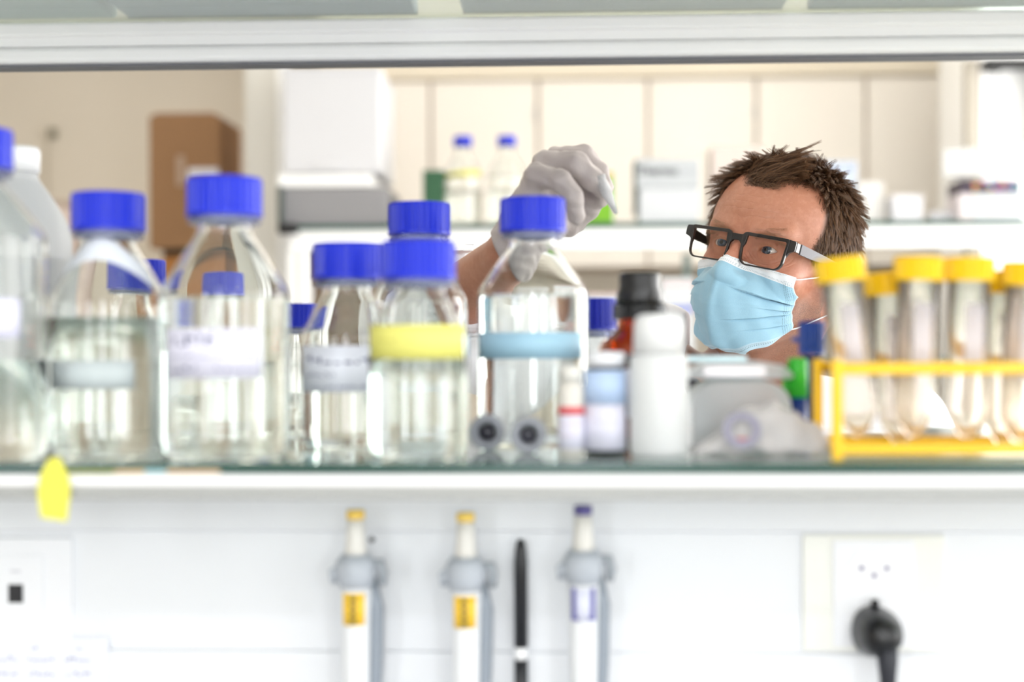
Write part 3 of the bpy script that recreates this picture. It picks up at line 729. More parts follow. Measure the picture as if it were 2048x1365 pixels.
# underside worktop and lower backdrop of the far bench
t = thing('workbench', 'far laboratory bench carrying the second shelf unit', 'bench', (0, 4.2, 0))
MB().span(x_at(556, 4.0), x_at(2200, 4.0), -.35, .20, .86, .9).build('worktop', M_white, t, bevel=.004)
for x in (x_at(600, 4.0), x_at(2100, 4.0)): MB().span(x - .02, x + .02, -.3, .15, 0, .86).build('side_frame', M_rail, t)
Z2 = 1.50
t = thing('glass_shelf', 'lower glass shelf of the far bench below the one at head height', 'shelf', (0, YS, Z2 - .008))
MB().span(x0 + .02, x1, 0, .30, 0, .008).build('pane', M_shelf, t, bevel=.001)
MB().span(x0 + .02, x1, -.002, -.0003, .0, .008).build('polished_edge', M_edge, t)
for x, lab in ((x_at(1393, YS), 'grey upright seen just left of the neck'), (x1 - .03, 'grey upright beyond the right edge'), (x_at(850, YS), 'grey upright behind the tall bottles')):
    tag(MB().span(x - .012, x + .012, YS + .31, YS + .34, .9, ZF - .07).build('shelf_upright', mat('grey_green_post', '7f8c88', .5), None), lab, 'upright')
# glazed frame under left end
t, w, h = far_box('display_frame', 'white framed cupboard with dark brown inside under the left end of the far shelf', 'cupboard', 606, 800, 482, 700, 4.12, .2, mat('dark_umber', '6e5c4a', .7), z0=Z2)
for q in (MB().span(-w, w, -.114, -.101, h - .022, h), MB().span(-w, -w + .03, -.114, -.101, 0.0005, h - .022), MB().span(w - .03, w, -.114, -.101, 0.0005, h - .022)): q.build('frame_bar', M_rail, t, bevel=.001)

zs = ZF
# white lidded equipment box
a = at(560, 345, 4.02); b = at(757, 135, 4.02)
zt_ = z_at(660, 372, 4.02)
t, w, h = far_box('grey_box', 'long mid grey box on the far shelf below the white lidded box', 'box', 562, 775, 373, 443, 4.02, .30, mat('mid_grey_plastic', '8f8e91', .7, vary=.04, vscale=30), z0=zs + .0003, bevel=.006)
tz = zs + h + .001
t, w2, h2 = far_box('base_tray', 'white tray between the grey box and the white lidded box', 'tray', 555, 742, 347, 372, 4.02, .32, M_rail, z0=tz, bevel=.004)
bz = tz + h2 + .004
t, w3, h3 = far_box('cool_box', 'large white lidded box, topmost of the stack on the far shelf', 'box', 562, 756, 136, 343, 4.03, .40, mat('matte_white_plastic', 'd3d3d7', .6), z0=bz, bevel=.008, rz=.0, part='box_body')
t.rotation_euler = (0, 0, math.radians(2.0))
MB().span(-w3 - .003, w3 + .003, -.205, .205, h3 - .016, h3 + .004).build('lid', mat('matte_white_plastic'), t, bevel=.006)
MB().span(-.05, .03, -.206, -.2005, .012, .026).build('front_catch', mat('matte_grey_white', 'd9d9dc', .6), t, bevel=.002)
for sx in (-1, 1):
    MB().span(sx * w3 * .62 - .02, sx * w3 * .62 + .02, -.19, -.16, -.004, .0).build('foot', M_black, t)
a = at(812, 385, 4.04)
t = thing('storage_tub', 'low white tub with tilted lid beside the stack on the far shelf', 'tub', (a.x, 4.16, zs + .0003))
MB().span(-.045, .06, -.05, .05, .046, .052).build('lid_plate', M_rail, t, bevel=.003).rotation_euler = (0, math.radians(14), 0)
MB().span(-.042, .02, -.05, .05, .0, .040).build('tub_body', mat('cream_box', 'ece5da', .6), t, bevel=.003)
# green block
t, w, h = far_box('green_block', 'dark green upright box left of the two far bottles', 'box', 846, 887, 340, 447, 4.02, .07, mat('bottle_green', '2f5a3e', .6, vary=.05), z0=zs + .0003)
# two bottles
g = 'pair of tall clear bottles on the far shelf'
for px, lab, tape in ((926, 'far bottle with yellow tape, standing right of the green box', True), (1014, 'far bottle without tape, half hidden by the gloved hand', False)):
    t, pr = lab_bottle(px, 440, 4.09, .054, .258, lab, liquid=.40, hs=.56, hn=.82, cap_r=.0265, rn=.019, zbase=zs + .0005, group=g)
    if tape:
        body_label(t, .0532, .137, .153, -80, 80, M_yel, name='yellow_tape', tilt=.010)
        body_label(t, .054, .088, .096, -80, 80, mat('grey_tape_band', 'a8a49c', .6), name='grey_band')
    else:
        body_label(t, .054, .135, .141, -80, 80, mat('pale_band', 'b5b3ae', .6), name='grey_band')
# lime box behind hand
t, w, h = far_box('reagent_box', 'lime green box with orange top behind the gloved hand', 'box', 1160, 1226, 352, 440, 4.05, .12, mat('lime_green', '78b428', .6, vary=.02), z0=zs + .0003)
MB().span(-w, w, -.0601, .0601, h + .0002, h + .010).build('orange_top', mat('orange_band', 'ecab2a', .6), t)
# boxes with print
t, w, h = far_box('lidded_box', 'white lidded box with black word on the far shelf between hand and head', 'box', 1278, 1396, 376, 441, 4.03, .2, mat('box_white', 'c8cbcf', .6), z0=zs + .0003, part='box_body')
l = MB().span(-w - .006, w + .004, -.104, .104, h + .0005, h + .083).build('lid', mat('lid_white', 'b6babe', .6), t, bevel=.002)
MB().span(-w - .012, -w - .0065, -.104, .0, .03, h + .080).build('dark_side_panel', mat('dark_teal_panel', '33453f', .6), t)
tm = text_mb('Thermo', .034, bold=.0008); tm.xform(Matrix.Translation((-.030, -.1045, h + .048))).build('printed_word', mat('charcoal_print', '26272b', .6), l)
tm = text_mb('SCIENTIFIC', .012); tm.xform(Matrix.Translation((.052, -.1045, h + .044))).build('small_print', mat('pale_print', 'a9adb5', .6), l)
far_box('carton', 'pale carton with tan top line on the far shelf behind the hair', 'box', 1424, 1530, 292, 446, 4.18, .16, mat('pale_pink_card', 'cdc0b9', .7), z0=zs + .0003)
t, w, h = far_box('carton', 'white carton with blue print just right of the hair', 'box', 1632, 1714, 322, 446, 4.12, .16, mat('cool_white_card', 'b3bccb', .6), z0=zs + .0003)
rng = random.Random(21); wmb = MB()
for zz in (h * .86, h * .52, h * .22): strokes(wmb, rng, -w * .85, w * .85, zz, .014, y=-.0803, gap=.3)
wmb.build('blue_print', mat('soft_blue_print', '6a86c4', .6), t)
far_box('carton', 'plain white carton standing right of the blue printed one', 'box', 1716, 1766, 364, 446, 4.1, .12, mat('plain_card', 'd2d0ce', .6), z0=zs + .0003)
t, w, h = far_box('small_box', 'small white box with grey print on the far shelf', 'box', 1786, 1846, 390, 446, 4.06, .10, mat('plain_white', 'd6d5da', .6), z0=zs + .0003)
wmb = MB()
for zz in (h * .7, h * .5, h * .3): strokes(wmb, rng, -w * .8, w * .8, zz, .009, y=-.0503, gap=.2)
wmb.build('grey_print', mat('pale_print'), t)
far_box('small_box', 'tiny white packet between the small box and the printed stack', 'box', 1866, 1908, 422, 446, 4.08, .06, mat('plain_white'), z0=zs + .0003)
t, w, h = far_box('carton', 'white carton with red word under the multicoloured box', 'box', 1948, 2046, 386, 443, 4.02, .14, mat('box_white'), z0=zs + .0003)
MB().span(-w - .040, -w - .0005, -.069, .07, .0003, h).build('left_end', mat('mauve_end', 'cfc6c8', .6), t, bevel=.001)  # left end piece in a mauve tone of its own
text_mb('Thermo', .020).xform(Matrix.Translation((-.014, -.0705, h * .34))).build('red_word', mat('red_print', 'd8837c', .6), t)
zz = zs + h + .0006
t, w, h = far_box('pattern_box', 'dark box with multicoloured dots lying on the red word carton', 'box', 1921, 2041, 359, 383, 4.02, .14, mat('dark_plum', '3c3040', .5), z0=zz)
rng = random.Random(5); cols = ['e0483c', '3aa0d8', 'f09a30', '45b35a', 'c64aa6', '3f52c8', 'e8d24a', '28324c']
for i in range(26):
    x = -w * .52 + w * 1.5 * rng.random(); z_ = .004 + (h - .010) * rng.random(); s = .004 + .004 * rng.random()
    if x + s > w: x = w - s
    MB().span(x - s, x + s, -.0712 - .0001 * i / 26, -.0704, z_, z_ + s).build('colour_patch', mat('patch_' + cols[i % 8], cols[i % 8], .5), t)
strokes(MB(), rng, w * .25, w * .92, h * .35, .011, y=-.0716, gap=.12).build('white_word', mat('plain_white'), t)
# long tilted box on top
zz2 = zz + h
a = at(1886, 368, 3.98)
t = thing('long_carton', 'long white flat carton lying across the top of the multicoloured box', 'box', (a.x, 3.98, zz2 + .008), math.radians(-24))
o = MB().span(0, .42, 0, .10, 0, .072).build('carton_body', mat('bright_card', 'dcdcdc', .6), t, bevel=.001)
MB().span(-.0015, -.0003, .002, .098, .002, .070).build('end_flap', mat('grey_flap', 'a9a6a2', .6), t)
MB().span(.10, .105, -.0008, 0, .05, .0722).build('tab_slot', mat('pale_print'), t)
t.rotation_euler = (0, 0, math.radians(-22))
# right: bright tall cupboard side and black bracket
a = at(1966, 682, 3.9)
tag(MB().span(x_at(1964, 4.45), R_['x1'] - .05, 4.45, 4.95, 0, 2.62).build('tall_cupboard', mat('bright_white_door', 'ffffff', .5), None, bevel=.003), 'tall bright white cupboard at the right edge behind the shelf', 'cupboard')
a = at(1985, 132, 4.3); b = at(2070, 110, 4.3)
t = thing('shelf_bracket', 'black bracket high up at the right edge of the photo', 'bracket', (a.x, 4.36, a.z))
MB().span(0, .16, 0, .08, .012, .035).build('arm', M_black, t, bevel=.003)
MB().span(.012, .05, 0, .06, .0, .0118).build('hook', M_black, t, bevel=.003)
MB().span(.16, .20, 0, .08, -.3, .035).build('back_plate', M_black, t)
# lower shelf contents behind the forearm and shoulder
t, w, h = far_box('carton', 'white carton with blue stripe on the lower far shelf left of the face', 'box', 1322, 1388, 556, 716, 4.04, .2, mat('box_white'), z0=Z2 + .0003)
z_ = z_at(1355, 623, 4.04) - Z2; MB().span(-w * .4, w * .98, -.1008, -.1002, z_, z_ + .014).build('blue_stripe', mat('blue_stripe', '5566c0', .6), t)
z_ = z_at(1355, 572, 4.04) - Z2; MB().span(-w * .98, w * .98, -.1008, -.1002, z_, z_ + .006).build('red_line', mat('rose_line', 'dcb6b4', .6), t)
t, w, h = far_box('carton', 'flat white carton with rose top edge on the lower far shelf behind the forearm', 'box', 1130, 1250, 588, 716, 4.04, .2, mat('box_white'), z0=Z2 + .0003)
MB().span(-w, w, -.1008, -.1002, h - .006, h - .001).build('rose_line', mat('rose_line'), t)
t, w, h = far_box('carton', 'white carton with red patch on the lower far shelf behind the blue taped bottle', 'box', 1020, 1110, 605, 716, 4.04, .2, mat('box_white'), z0=Z2 + .0003)
MB().span(-.035, -.012, -.1008, -.1002, .02, .11).build('red_patch', mat('coral_patch', 'e08078', .6), t)
# left: cardboard boxes on a low cupboard against the beige wall
zb = z_at(370, 497, 4.5)
tag(MB().span(-2.05, x_at(492, 4.3) - .02, 4.42, 4.95, 0, zb - .42).build('low_cupboard', M_white, None, bevel=.003), 'low white cupboard under the cardboard boxes on the left', 'cupboard')
t, w, h = far_box('cardboard_box', 'lower brown cardboard box under the tall one', 'box', 325, 452, 512, 720, 4.48, .34, mat('warm_cardboard', 'a8713c', .85, vary=.05, vscale=12), z0=zb - .42 + .0003)
zz = zb - .42 + h + .004
MB().span(-w, w, -.16, .16, h + .0005, h + .020).build('dark_gap_slab', mat('dark_brown', '3a322c', .8), t)  # dark slab put in for the shaded gap between the two boxes
t, w, h = far_box('cardboard_box', 'tall brown cardboard box with white label standing on another box', 'box', 299, 438, 232, 494, 4.46, .30, M_card, z0=zz + .020, part='carton')
MB().prism([(-w, h + .0004), (w, h + .0004), (w - .02, h + .012), (-w + .02, h + .012)], -.14, .14).build('folded_flap', M_card, t)
MB().span(w + .0004, w + .0025, -.14, .14, .02, h - .02).build('side_flap', mat('worn_cardboard', '8f6a4a', .85), t)
MB().span(w - .10, w - .002, -.1516, -.1506, h - .205, h - .165).build('white_label', mat('plain_white'), t)
MB().span(w - .135, w - .112, -.1516, -.1506, h - .22, h - .125).build('tape_strip', mat('tape_tan', 'b9a08c', .5, trans=.2), t)
a = at(466, 352, 4.5)
t = thing('wooden_figure', 'small tan wooden knob piece right of the cardboard box', 'ornament', (a.x + .035, 4.86, zb + .0))
MB().lathe([(0, 0), (.025, 0), (.022, .02), (.009, .05), (.009, .20), (.014, .215), (.024, .235), (.026, .255), (.018, .275), (0, .283)], 28).build('turned_body', mat('tan_wood', 'b88a52', .6, vary=.08, vscale=30), t, smooth=True)
MB().span(-.05, .05, -.04, .04, -.417, -.0005).build('stand', mat('dark_brown'), t)
# cream jar beside the white plastic bottle and cable hook on the wall
a = at(110, 480, 4.6)
t = thing('cream_jar', 'pale pink jar on the cupboard far behind the left bottles', 'jar', (a.x, 4.62, zb - .4197))
MB().lathe([(0, 0), (.075, 0), (.078, .01), (.078, .545), (.07, .56), (0, .56)], 40).build('jar_body', mat('pale_pink_jar', 'd9c9c0', .6), t, smooth=True)
MB().lathe([(0, .5605), (.070, .5605), (.070, .585), (0, .585)], 40).build('jar_lid', mat('jar_lid', 'b5a596', .6), t, smooth=True)
a = at(108, 268, R_['y1'])
t = thing('wall_hook', 'small grey hook with hanging cord on the beige wall', 'hook', (a.x, R_['y1'] - .001, a.z))
MB().span(-.016, .016, -.03, 0, -.02, .02).build('hook_plate', mat('grey_hook', '8e8a78', .5), t, bevel=.004)
MB().tube([(-.018, -.016, 0), (-.024, -.012, -.1), (-.022, -.008, -.35), (-.026, -.01, -.62)], .003, 8).build('cord', mat('beige_cord', 'b3a68f', .6), t)
# ------------------------------------------------------------------ the man: signed distance modelling helpers
def v3(*a): return np.array(a, dtype=np.float32)
def smin(a, b, k):
    h = np.clip(.5 + .5 * (b - a) / k, 0, 1); return b + (a - b) * h - k * h * (1 - h)
def smax(a, b, k): return -smin(-a, -b, k)
def d_ell(p, c, r, R=None):
    q = p - v3(*c)
    if R is not None: q = q @ R
    r = v3(*r); k0 = np.linalg.norm(q / r, axis=1); k1 = np.linalg.norm(q / (r * r), axis=1) + 1e-9
    return k0 * (k0 - 1) / k1
def d_cap(p, a, b, ra, rb=None, flat=None):
    """tapered capsule"""
    rb = ra if rb is None else rb
    a = v3(*a); b = v3(*b); ab = b - a; q = p - a
    h = np.clip(q @ ab / float(ab @ ab), 0, 1)
    return np.linalg.norm(q - h[:, None] * ab, axis=1) - (ra + (rb - ra) * h)
def rotm(ax, deg):
    return np.array(Matrix.Rotation(math.radians(deg), 3, ax), dtype=np.float32)

def axis_nodes(lo, hi, regions, hmax):
    out = [lo]; x = lo
    while x < hi:
        h = hmax
        for a, b, hr in regions:
            dist = max(0.0, a - x, x - b); h = min(h, hr + .12 * dist)
        x += h; out.append(x)
    return np.array(out, dtype=np.float32)

def surface_nets(f, xs, ys, zs, B=8, newton=2):
    nx, ny, nz = len(xs), len(ys), len(zs)
    bx, by, bz = [np.arange(0, n - 1, B) for n in (nx, ny, nz)]
    def mids(s, b):
        lo = s[b]; hi = s[np.minimum(b + B, len(s) - 1)]; return (lo + hi) / 2, (hi - lo) / 2
    mx, hx = mids(xs, bx); my, hy = mids(ys, by); mz, hz = mids(zs, bz)
    G = np.stack(np.meshgrid(mx, my, mz, indexing='ij'), -1).reshape(-1, 3).astype(np.float32)
    HD = np.sqrt(hx[:, None, None] ** 2 + hy[None, :, None] ** 2 + hz[None, None, :] ** 2).reshape(-1)
    act = np.abs(f(G)) < HD * 1.45 + .006
    act = act.reshape(len(bx), len(by), len(bz))
    nm = np.zeros((nx, ny, nz), bool)
    cm = np.zeros((nx - 1, ny - 1, nz - 1), bool)
    for i, j, k in np.argwhere(act):
        a, b, c = i * B, j * B, k * B
        nm[a:a + B + 1, b:b + B + 1, c:c + B + 1] = True; cm[a:a + B, b:b + B, c:c + B] = True
    val = np.full((nx, ny, nz), 9.0, dtype=np.float32)
    idx = np.argwhere(nm)
    for s in range(0, len(idx), 400000):
        q = idx[s:s + 400000]; P = np.stack([xs[q[:, 0]], ys[q[:, 1]], zs[q[:, 2]]], 1)
        val[q[:, 0], q[:, 1], q[:, 2]] = f(P)
    inside = val < 0
    ci = np.argwhere(cm)
    corners = [(0, 0, 0), (1, 0, 0), (0, 1, 0), (1, 1, 0), (0, 0, 1), (1, 0, 1), (0, 1, 1), (1, 1, 1)]
    cs = np.zeros(len(ci), np.int32)
    for a, b, c in corners: cs += inside[ci[:, 0] + a, ci[:, 1] + b, ci[:, 2] + c]
    ci = ci[(cs > 0) & (cs < 8)]
    V = np.stack([val[ci[:, 0] + a, ci[:, 1] + b, ci[:, 2] + c] for a, b, c in corners], 1)
    Pc = np.stack([np.stack([xs[ci[:, 0] + a], ys[ci[:, 1] + b], zs[ci[:, 2] + c]], 1) for a, b, c in corners], 1)
    acc = np.zeros((len(ci), 3)); cnt = np.zeros(len(ci))
    for a in range(8):
        for b in range(a + 1, 8):
            if bin(a ^ b).count('1') != 1: continue
            va, vb = V[:, a], V[:, b]; m = (va < 0) != (vb < 0)
            t = np.where(m, va / np.where(m, va - vb, 1), 0)
            acc += np.where(m[:, None], Pc[:, a] + t[:, None] * (Pc[:, b] - Pc[:, a]), 0); cnt += m
    P = (acc / cnt[:, None]).astype(np.float32)
    vid = np.full((nx - 1, ny - 1, nz - 1), -1, np.int32); vid[ci[:, 0], ci[:, 1], ci[:, 2]] = np.arange(len(ci))
    faces = []
    for ax in range(3):
        e1, e2 = [d for d in range(3) if d != ax]
        q = ci.copy()                      # edge from node q along ax, needs cells q, q-e1, q-e2, q-e1-e2
        n0 = q; n1 = q.copy(); n1[:, ax] += 1
        s0 = inside[n0[:, 0], n0[:, 1], n0[:, 2]]; s1 = inside[n1[:, 0], n1[:, 1], n1[:, 2]]
        ok = (s0 != s1) & (q[:, e1] > 0) & (q[:, e2] > 0); q = q[ok]; s0 = s0[ok]
        def g(o1, o2):
            r = q.copy(); r[:, e1] -= o1; r[:, e2] -= o2; return vid[r[:, 0], r[:, 1], r[:, 2]]
        F = np.stack([g(1, 1), g(0, 1), g(0, 0), g(1, 0)], 1)
        F = F[(F >= 0).all(1)] if (F < 0).any() else F
        s0 = s0[:len(F)]
        flip = s0 if ax != 1 else ~s0
        F[~flip] = F[~flip][:, ::-1]
        faces.append(F)
    F = np.concatenate(faces)
    for _ in range(newton):
        e = 4e-4; g = np.stack([f(P + v3(*(e if i == j else 0 for j in range(3)))) - f(P - v3(*(e if i == j else 0 for j in range(3)))) for i in range(3)], 1) / (2 * e)
        d = f(P); st = d[:, None] * g / np.maximum((g * g).sum(1), .3)[:, None]
        ln = np.linalg.norm(st, axis=1, keepdims=True); st *= np.minimum(1, .0012 / np.maximum(ln, 1e-9))
        P = P - st
    return P.astype(np.float32), F.astype(np.int32)

def np_mesh(name, P, F, material, parent, colors=None, smooth=True, uv=None):
    me = bpy.data.meshes.new(name); k = F.shape[1]
    me.vertices.add(len(P)); me.vertices.foreach_set('co', np.ascontiguousarray(P, np.float32).reshape(-1))
    me.loops.add(F.size); me.loops.foreach_set('vertex_index', np.ascontiguousarray(F, np.int32).reshape(-1))
    me.polygons.add(len(F)); me.polygons.foreach_set('loop_start', np.arange(0, F.size, k, dtype=np.int32)); 
    try: me.polygons.foreach_set('loop_total', np.full(len(F), k, np.int32))
    except Exception: pass
    me.update(calc_edges=True); me.validate()
    if smooth: me.polygons.foreach_set('use_smooth', np.ones(len(me.polygons), bool))
    if colors is not None:
        for nm, arr in colors.items():
            if arr.ndim == 1:
                at_ = me.attributes.new(nm, 'FLOAT', 'POINT'); at_.data.foreach_set('value', arr.astype(np.float32))
            else:
                at_ = me.attributes.new(nm, 'FLOAT_COLOR', 'POINT'); at_.data.foreach_set('color', np.ascontiguousarray(arr, np.float32).reshape(-1))
    o = bpy.data.objects.new(name, me); COL.objects.link(o); me.materials.append(material)
    if parent is not None: o.parent = parent
    return o

# ------------------------------------------------------------------ pose
HEAD_C = at(1555, 523, 1.665)
HEAD_R = Matrix.Rotation(math.radians(-34), 3, 'Z') @ Matrix.Rotation(math.radians(-9), 3, 'X') @ Matrix.Rotation(math.radians(11), 3, 'Y')
HR = np.array(HEAD_R, dtype=np.float32); HC = v3(*HEAD_C)
def to_head(p): return (p - HC) @ HR
def from_head(q): return (np.asarray(q, np.float32) @ HR.T + HC)
def hp(*q): return Vector(tuple(float(c) for c in from_head([q])[0]))

EYE = (.0294, -.0735, .0); EYE_R = .0122
def mirror(p):                         # fold to +x
    q = p.copy(); q[:, 0] = np.abs(q[:, 0]); return q
def sd_head(p, ears=True, lids=True):
    """p in head coordinates"""
    m = mirror(p)
    d = d_ell(p, (0, .009, .034), (.0745, .0900, .0850))
    d = smin(d, d_ell(p, (0, -.034, .034), (.0650, .0600, .0600)), .03)
    d = smin(d, d_ell(p, (0, -.040, -.026), (.0600, .0490, .0640)), .025)
    d = smin(d, d_ell(p, (0, -.050, -.086), (.0360, .0400, .0300)), .025)
    d = smin(d, d_cap(m, (.0560, .002, -.052), (.0200, -.073, -.099), .0150, .0155), .022)
    d = smin(d, d_cap(m, (.0590, .000, -.010), (.0560, .002, -.055), .0150), .02)
    d = smin(d, d_ell(m, (.0410, -.0600, -.0270), (.0185, .0165, .0165)), .016)
    # brow ridge
    d = smin(d, d_cap(m, (.010, -.0890, .0150), (.044, -.0770, .0190), .0070, .0060), .016)
    # sockets
    d = smax(d, -d_ell(m, (.0300, -.0985, -.0010), (.0190, .0170, .0130)), .012)
    # nose
    nose = d_cap(p, (0, -.0920, .0060), (0, -.1170, -.0380), .0062, .0100)
    nose = smin(nose, d_ell(m, (.0100, -.1060, -.0420), (.0080, .0110, .0080)), .006)
    d = smin(d, nose, .010)
    d = smax(d, -d_ell(m, (.0060, -.1100, -.0505), (.0032, .0050, .0050)), .003)
    # mouth
    d = smin(d, d_ell(p, (0, -.0900, -.0700), (.0250, .0120, .0110)), .010)
    d = smax(d, -d_ell(p, (0, -.1050, -.0700), (.0220, .0070, .0011)), .003)
    # chin
    d = smin(d, d_ell(p, (0, -.0860, -.1020), (.0150, .0110, .0110)), .014)
    if lids:
        ball = d_ell(m, EYE, (.0142, .0140, .0138))
        d = smin(d, ball, .0045)
        # lid crease
        q = m - v3(*EYE)
        crease = np.abs(np.sqrt(q[:, 0] ** 2 * .75 + (q[:, 2] - .001) ** 2) - .0098) - .0006
        d = np.where((q[:, 2] > .002) & (q[:, 1] < -.006) & (np.abs(q[:, 0]) < .0095), smax(d, -np.maximum(crease, np.abs(ball) - .0010), .0012), d)
        # opening between the lids: almond
        R = rotm('Y', -5)
        alm = np.maximum(d_ell(m, (EYE[0], EYE[1] - .012, -.0078), (.0150, .02, .0117), R), d_ell(m, (EYE[0], EYE[1] - .012, .0078), (.0150, .02, .0122), R))
        d = smax(d, -alm, .0012)
    if ears:
        R = rotm('X', -12) @ rotm('Z', 22)
        e = d_ell(m, (.0800, .0130, -.0170), (.0050, .0175, .0310), R)
        e = smax(e, -d_ell(m, (.0870, .0090, -.0130), (.0065, .0095, .0190), R), .003)
        e = smin(e, d_ell(m, (.0770, .0060, -.0440), (.0045, .0085, .0095)), .006)
        d = smin(d, e, .006)
    return d

# body joints (world)
SHR = Vector(at(1302, 756, 1.70)); ELR = Vector(at(835, 668, 1.630)); WRR = Vector(at(1017, 516, 1.400))
NECKB = Vector(at(1494, 792, 1.745))
CHEST = NECKB + Vector((-.005, .02, -.18))
SHL = NECKB + Vector((.185, .03, -.055)); ELL = SHL + Vector((.06, -.02, -.29)); WRL = ELL + Vector((-.10, -.19, -.10))
HIP = NECKB + Vector((0, .06, -.56))
NECKT = hp(0, .014, -.055)
def tv(v): return (float(v[0]), float(v[1]), float(v[2]))

# gloved right hand, joints given at their own depths
def H_(px, py, Y): return Vector(at(px, py, Y))
FINGERS = {
    'pinky':  [(H_(1074, 350, 1.362), .0118), (H_(1122, 362, 1.345), .0104), (H_(1147, 394, 1.343), .0094), (H_(1153, 432, 1.350), .0086)],
    'ring':   [(H_(1090, 328, 1.382), .0132), (H_(1152, 328, 1.362), .0118), (H_(1184, 358, 1.362), .0106), (H_(1203, 378, 1.370), .0094)],
    'middle': [(H_(1112, 316, 1.405), .0112), (H_(1168, 312, 1.392), .0104), (H_(1198, 345, 1.390), .0092), (H_(1212, 377, 1.390), .0082)],
    'index':  [(H_(1118, 322, 1.428), .0108), (H_(1160, 326, 1.425), .0102), (H_(1184, 366, 1.415), .0092), (H_(1202, 392, 1.405), .0082)],
    'thumb':  [(H_(1085, 448, 1.420), .0170), (H_(1138, 442, 1.430), .0150), (H_(1174, 416, 1.420), .0125), (H_(1197, 398, 1.408), .0090)],
}
def sd_hand(p, g=0.0):
    w = WRR; d = d_cap(p, tv(WRR), tv(H_(1062, 440, 1.400)), .0255 + g, .0290 + g)
    d = smin(d, d_cap(p, tv(H_(1062, 430, 1.385)), tv(H_(1074, 358, 1.372)), .0235 + g, .0135 + g), .016)
    d = smin(d, d_cap(p, tv(H_(1080, 436, 1.415)), tv(H_(1104, 345, 1.405)), .0250 + g, .0150 + g), .016)
    d = smin(d, d_cap(p, tv(H_(1086, 440, 1.43)), tv(H_(1110, 345, 1.425)), .0190 + g, .0130 + g), .014)
    d = smin(d, d_cap(p, tv(H_(1110, 350, 1.42)), tv(H_(1140, 425, 1.425)), .0170 + g, .0150 + g), .012)
    d = smin(d, d_cap(p, tv(H_(1140, 366, 1.42)), tv(H_(1182, 398, 1.415)), .0125 + g, .0120 + g), .010)
    fin = None
    for k, js in FINGERS.items():
        f = None
        for (a, ra), (b, rb) in zip(js[:-1], js[1:]):
            c = d_cap(p, tv(a), tv(b), ra + g, rb + g); f = c if f is None else smin(f, c, .004)
        d = smin(d, f, .007 if k != 'thumb' else .010) if fin is None else smin(d, f, .005)
        fin = 1
    return d
def glove_wr(p):
    q = p * 1.0
    return .00065 * np.sin(q[:, 0] * 310 + q[:, 2] * 260 + 2 * np.sin(q[:, 1] * 190)) * np.sin(q[:, 2] * 240 - q[:, 0] * 90)
CUFF_A = WRR; CUFF_D = (ELR - WRR).normalized(); CUFF_P = at(1002, 494, 1.40); CUFF_N = Vector((-.84, .22, -.49)).normalized()
def sd_glove(p):
    d = sd_hand(p)
    d = smin(d, d_cap(p, tv(WRR), tv(WRR + CUFF_D * .05), .0275, .0315), .012) + glove_wr(p)
    cut = (p - v3(*CUFF_P)) @ v3(*CUFF_N)
    d = smax(d, cut, .0015)
    inner = d_cap(p, tv(WRR), tv(WRR + CUFF_D * .08), .0262, .0300)          # open cuff
    inner = np.maximum(inner, -((p - v3(*CUFF_P)) @ v3(*CUFF_N) + .012))
    return smax(d, -inner, .001)
def sd_lhand(p):
    w = WRL; fw = Vector((-.25, -.95, -.12)).normalized(); sd = Vector((1, -.25, 0)).normalized()
    d = d_cap(p, tv(w), tv(w + fw * .055), .024, .027)
    for i, L in enumerate((.070, .080, .075, .060)):
        o = sd * (.030 - i * .020); a = w + fw * .075 + o; b = a + fw * L * .5 + Vector((0, 0, -.004)); c = b + fw * L * .4 + Vector((0, 0, -.020))
        f = smin(d_cap(p, tv(w + fw * .03 + o * .6), tv(a), .012, .0095), d_cap(p, tv(a), tv(b), .0095, .0085), .004)
        f = smin(f, d_cap(p, tv(b), tv(c), .0085, .0075), .003); d = smin(d, f, .006)
    a = w + fw * .02 + sd * .022; b = a + fw * .035 + sd * .03; c = b + fw * .03 + sd * .004
    return smin(d, smin(d_cap(p, tv(a), tv(b), .013, .0105), d_cap(p, tv(b), tv(c), .0105, .0085), .004), .010)

def sd_torso(p, g=0.0):
    d = d_ell(p, tv(CHEST), (.160 + g, .105 + g, .20 + g))
    d = smin(d, d_ell(p, tv(CHEST + Vector((0, .01, -.20))), (.145 + g, .100 + g, .17 + g)), .06)
    d = smin(d, d_ell(p, tv(HIP), (.155 + g, .105 + g, .13 + g)), .06)
    d = smin(d, d_cap(p, tv(NECKB + Vector((-.03, .02, -.05))), tv(SHR), .050 + g, .050 + g), .05)
    d = smin(d, d_cap(p, tv(NECKB + Vector((.03, .02, -.05))), tv(SHL), .045 + g, .048 + g), .05)
    return d
FEET = [Vector((HIP.x - .10, HIP.y + .02, .05)), Vector((HIP.x + .10, HIP.y + .05, .05))]
KNEES = [Vector((HIP.x - .10, HIP.y + .0, .50)), Vector((HIP.x + .10, HIP.y + .02, .50))]
def sd_legs(p, g=0.0):
    d = None
    for s, k, f in ((-1, KNEES[0], FEET[0]), (1, KNEES[1], FEET[1])):
        h = HIP + Vector((s * .085, 0, -.04))
        c = smin(d_cap(p, tv(h), tv(k), .082 + g, .055 + g), d_cap(p, tv(k), tv(f + Vector((0, 0, .04))), .054 + g, .040 + g), .03)
        d = c if d is None else smin(d, c, .02)
    return d
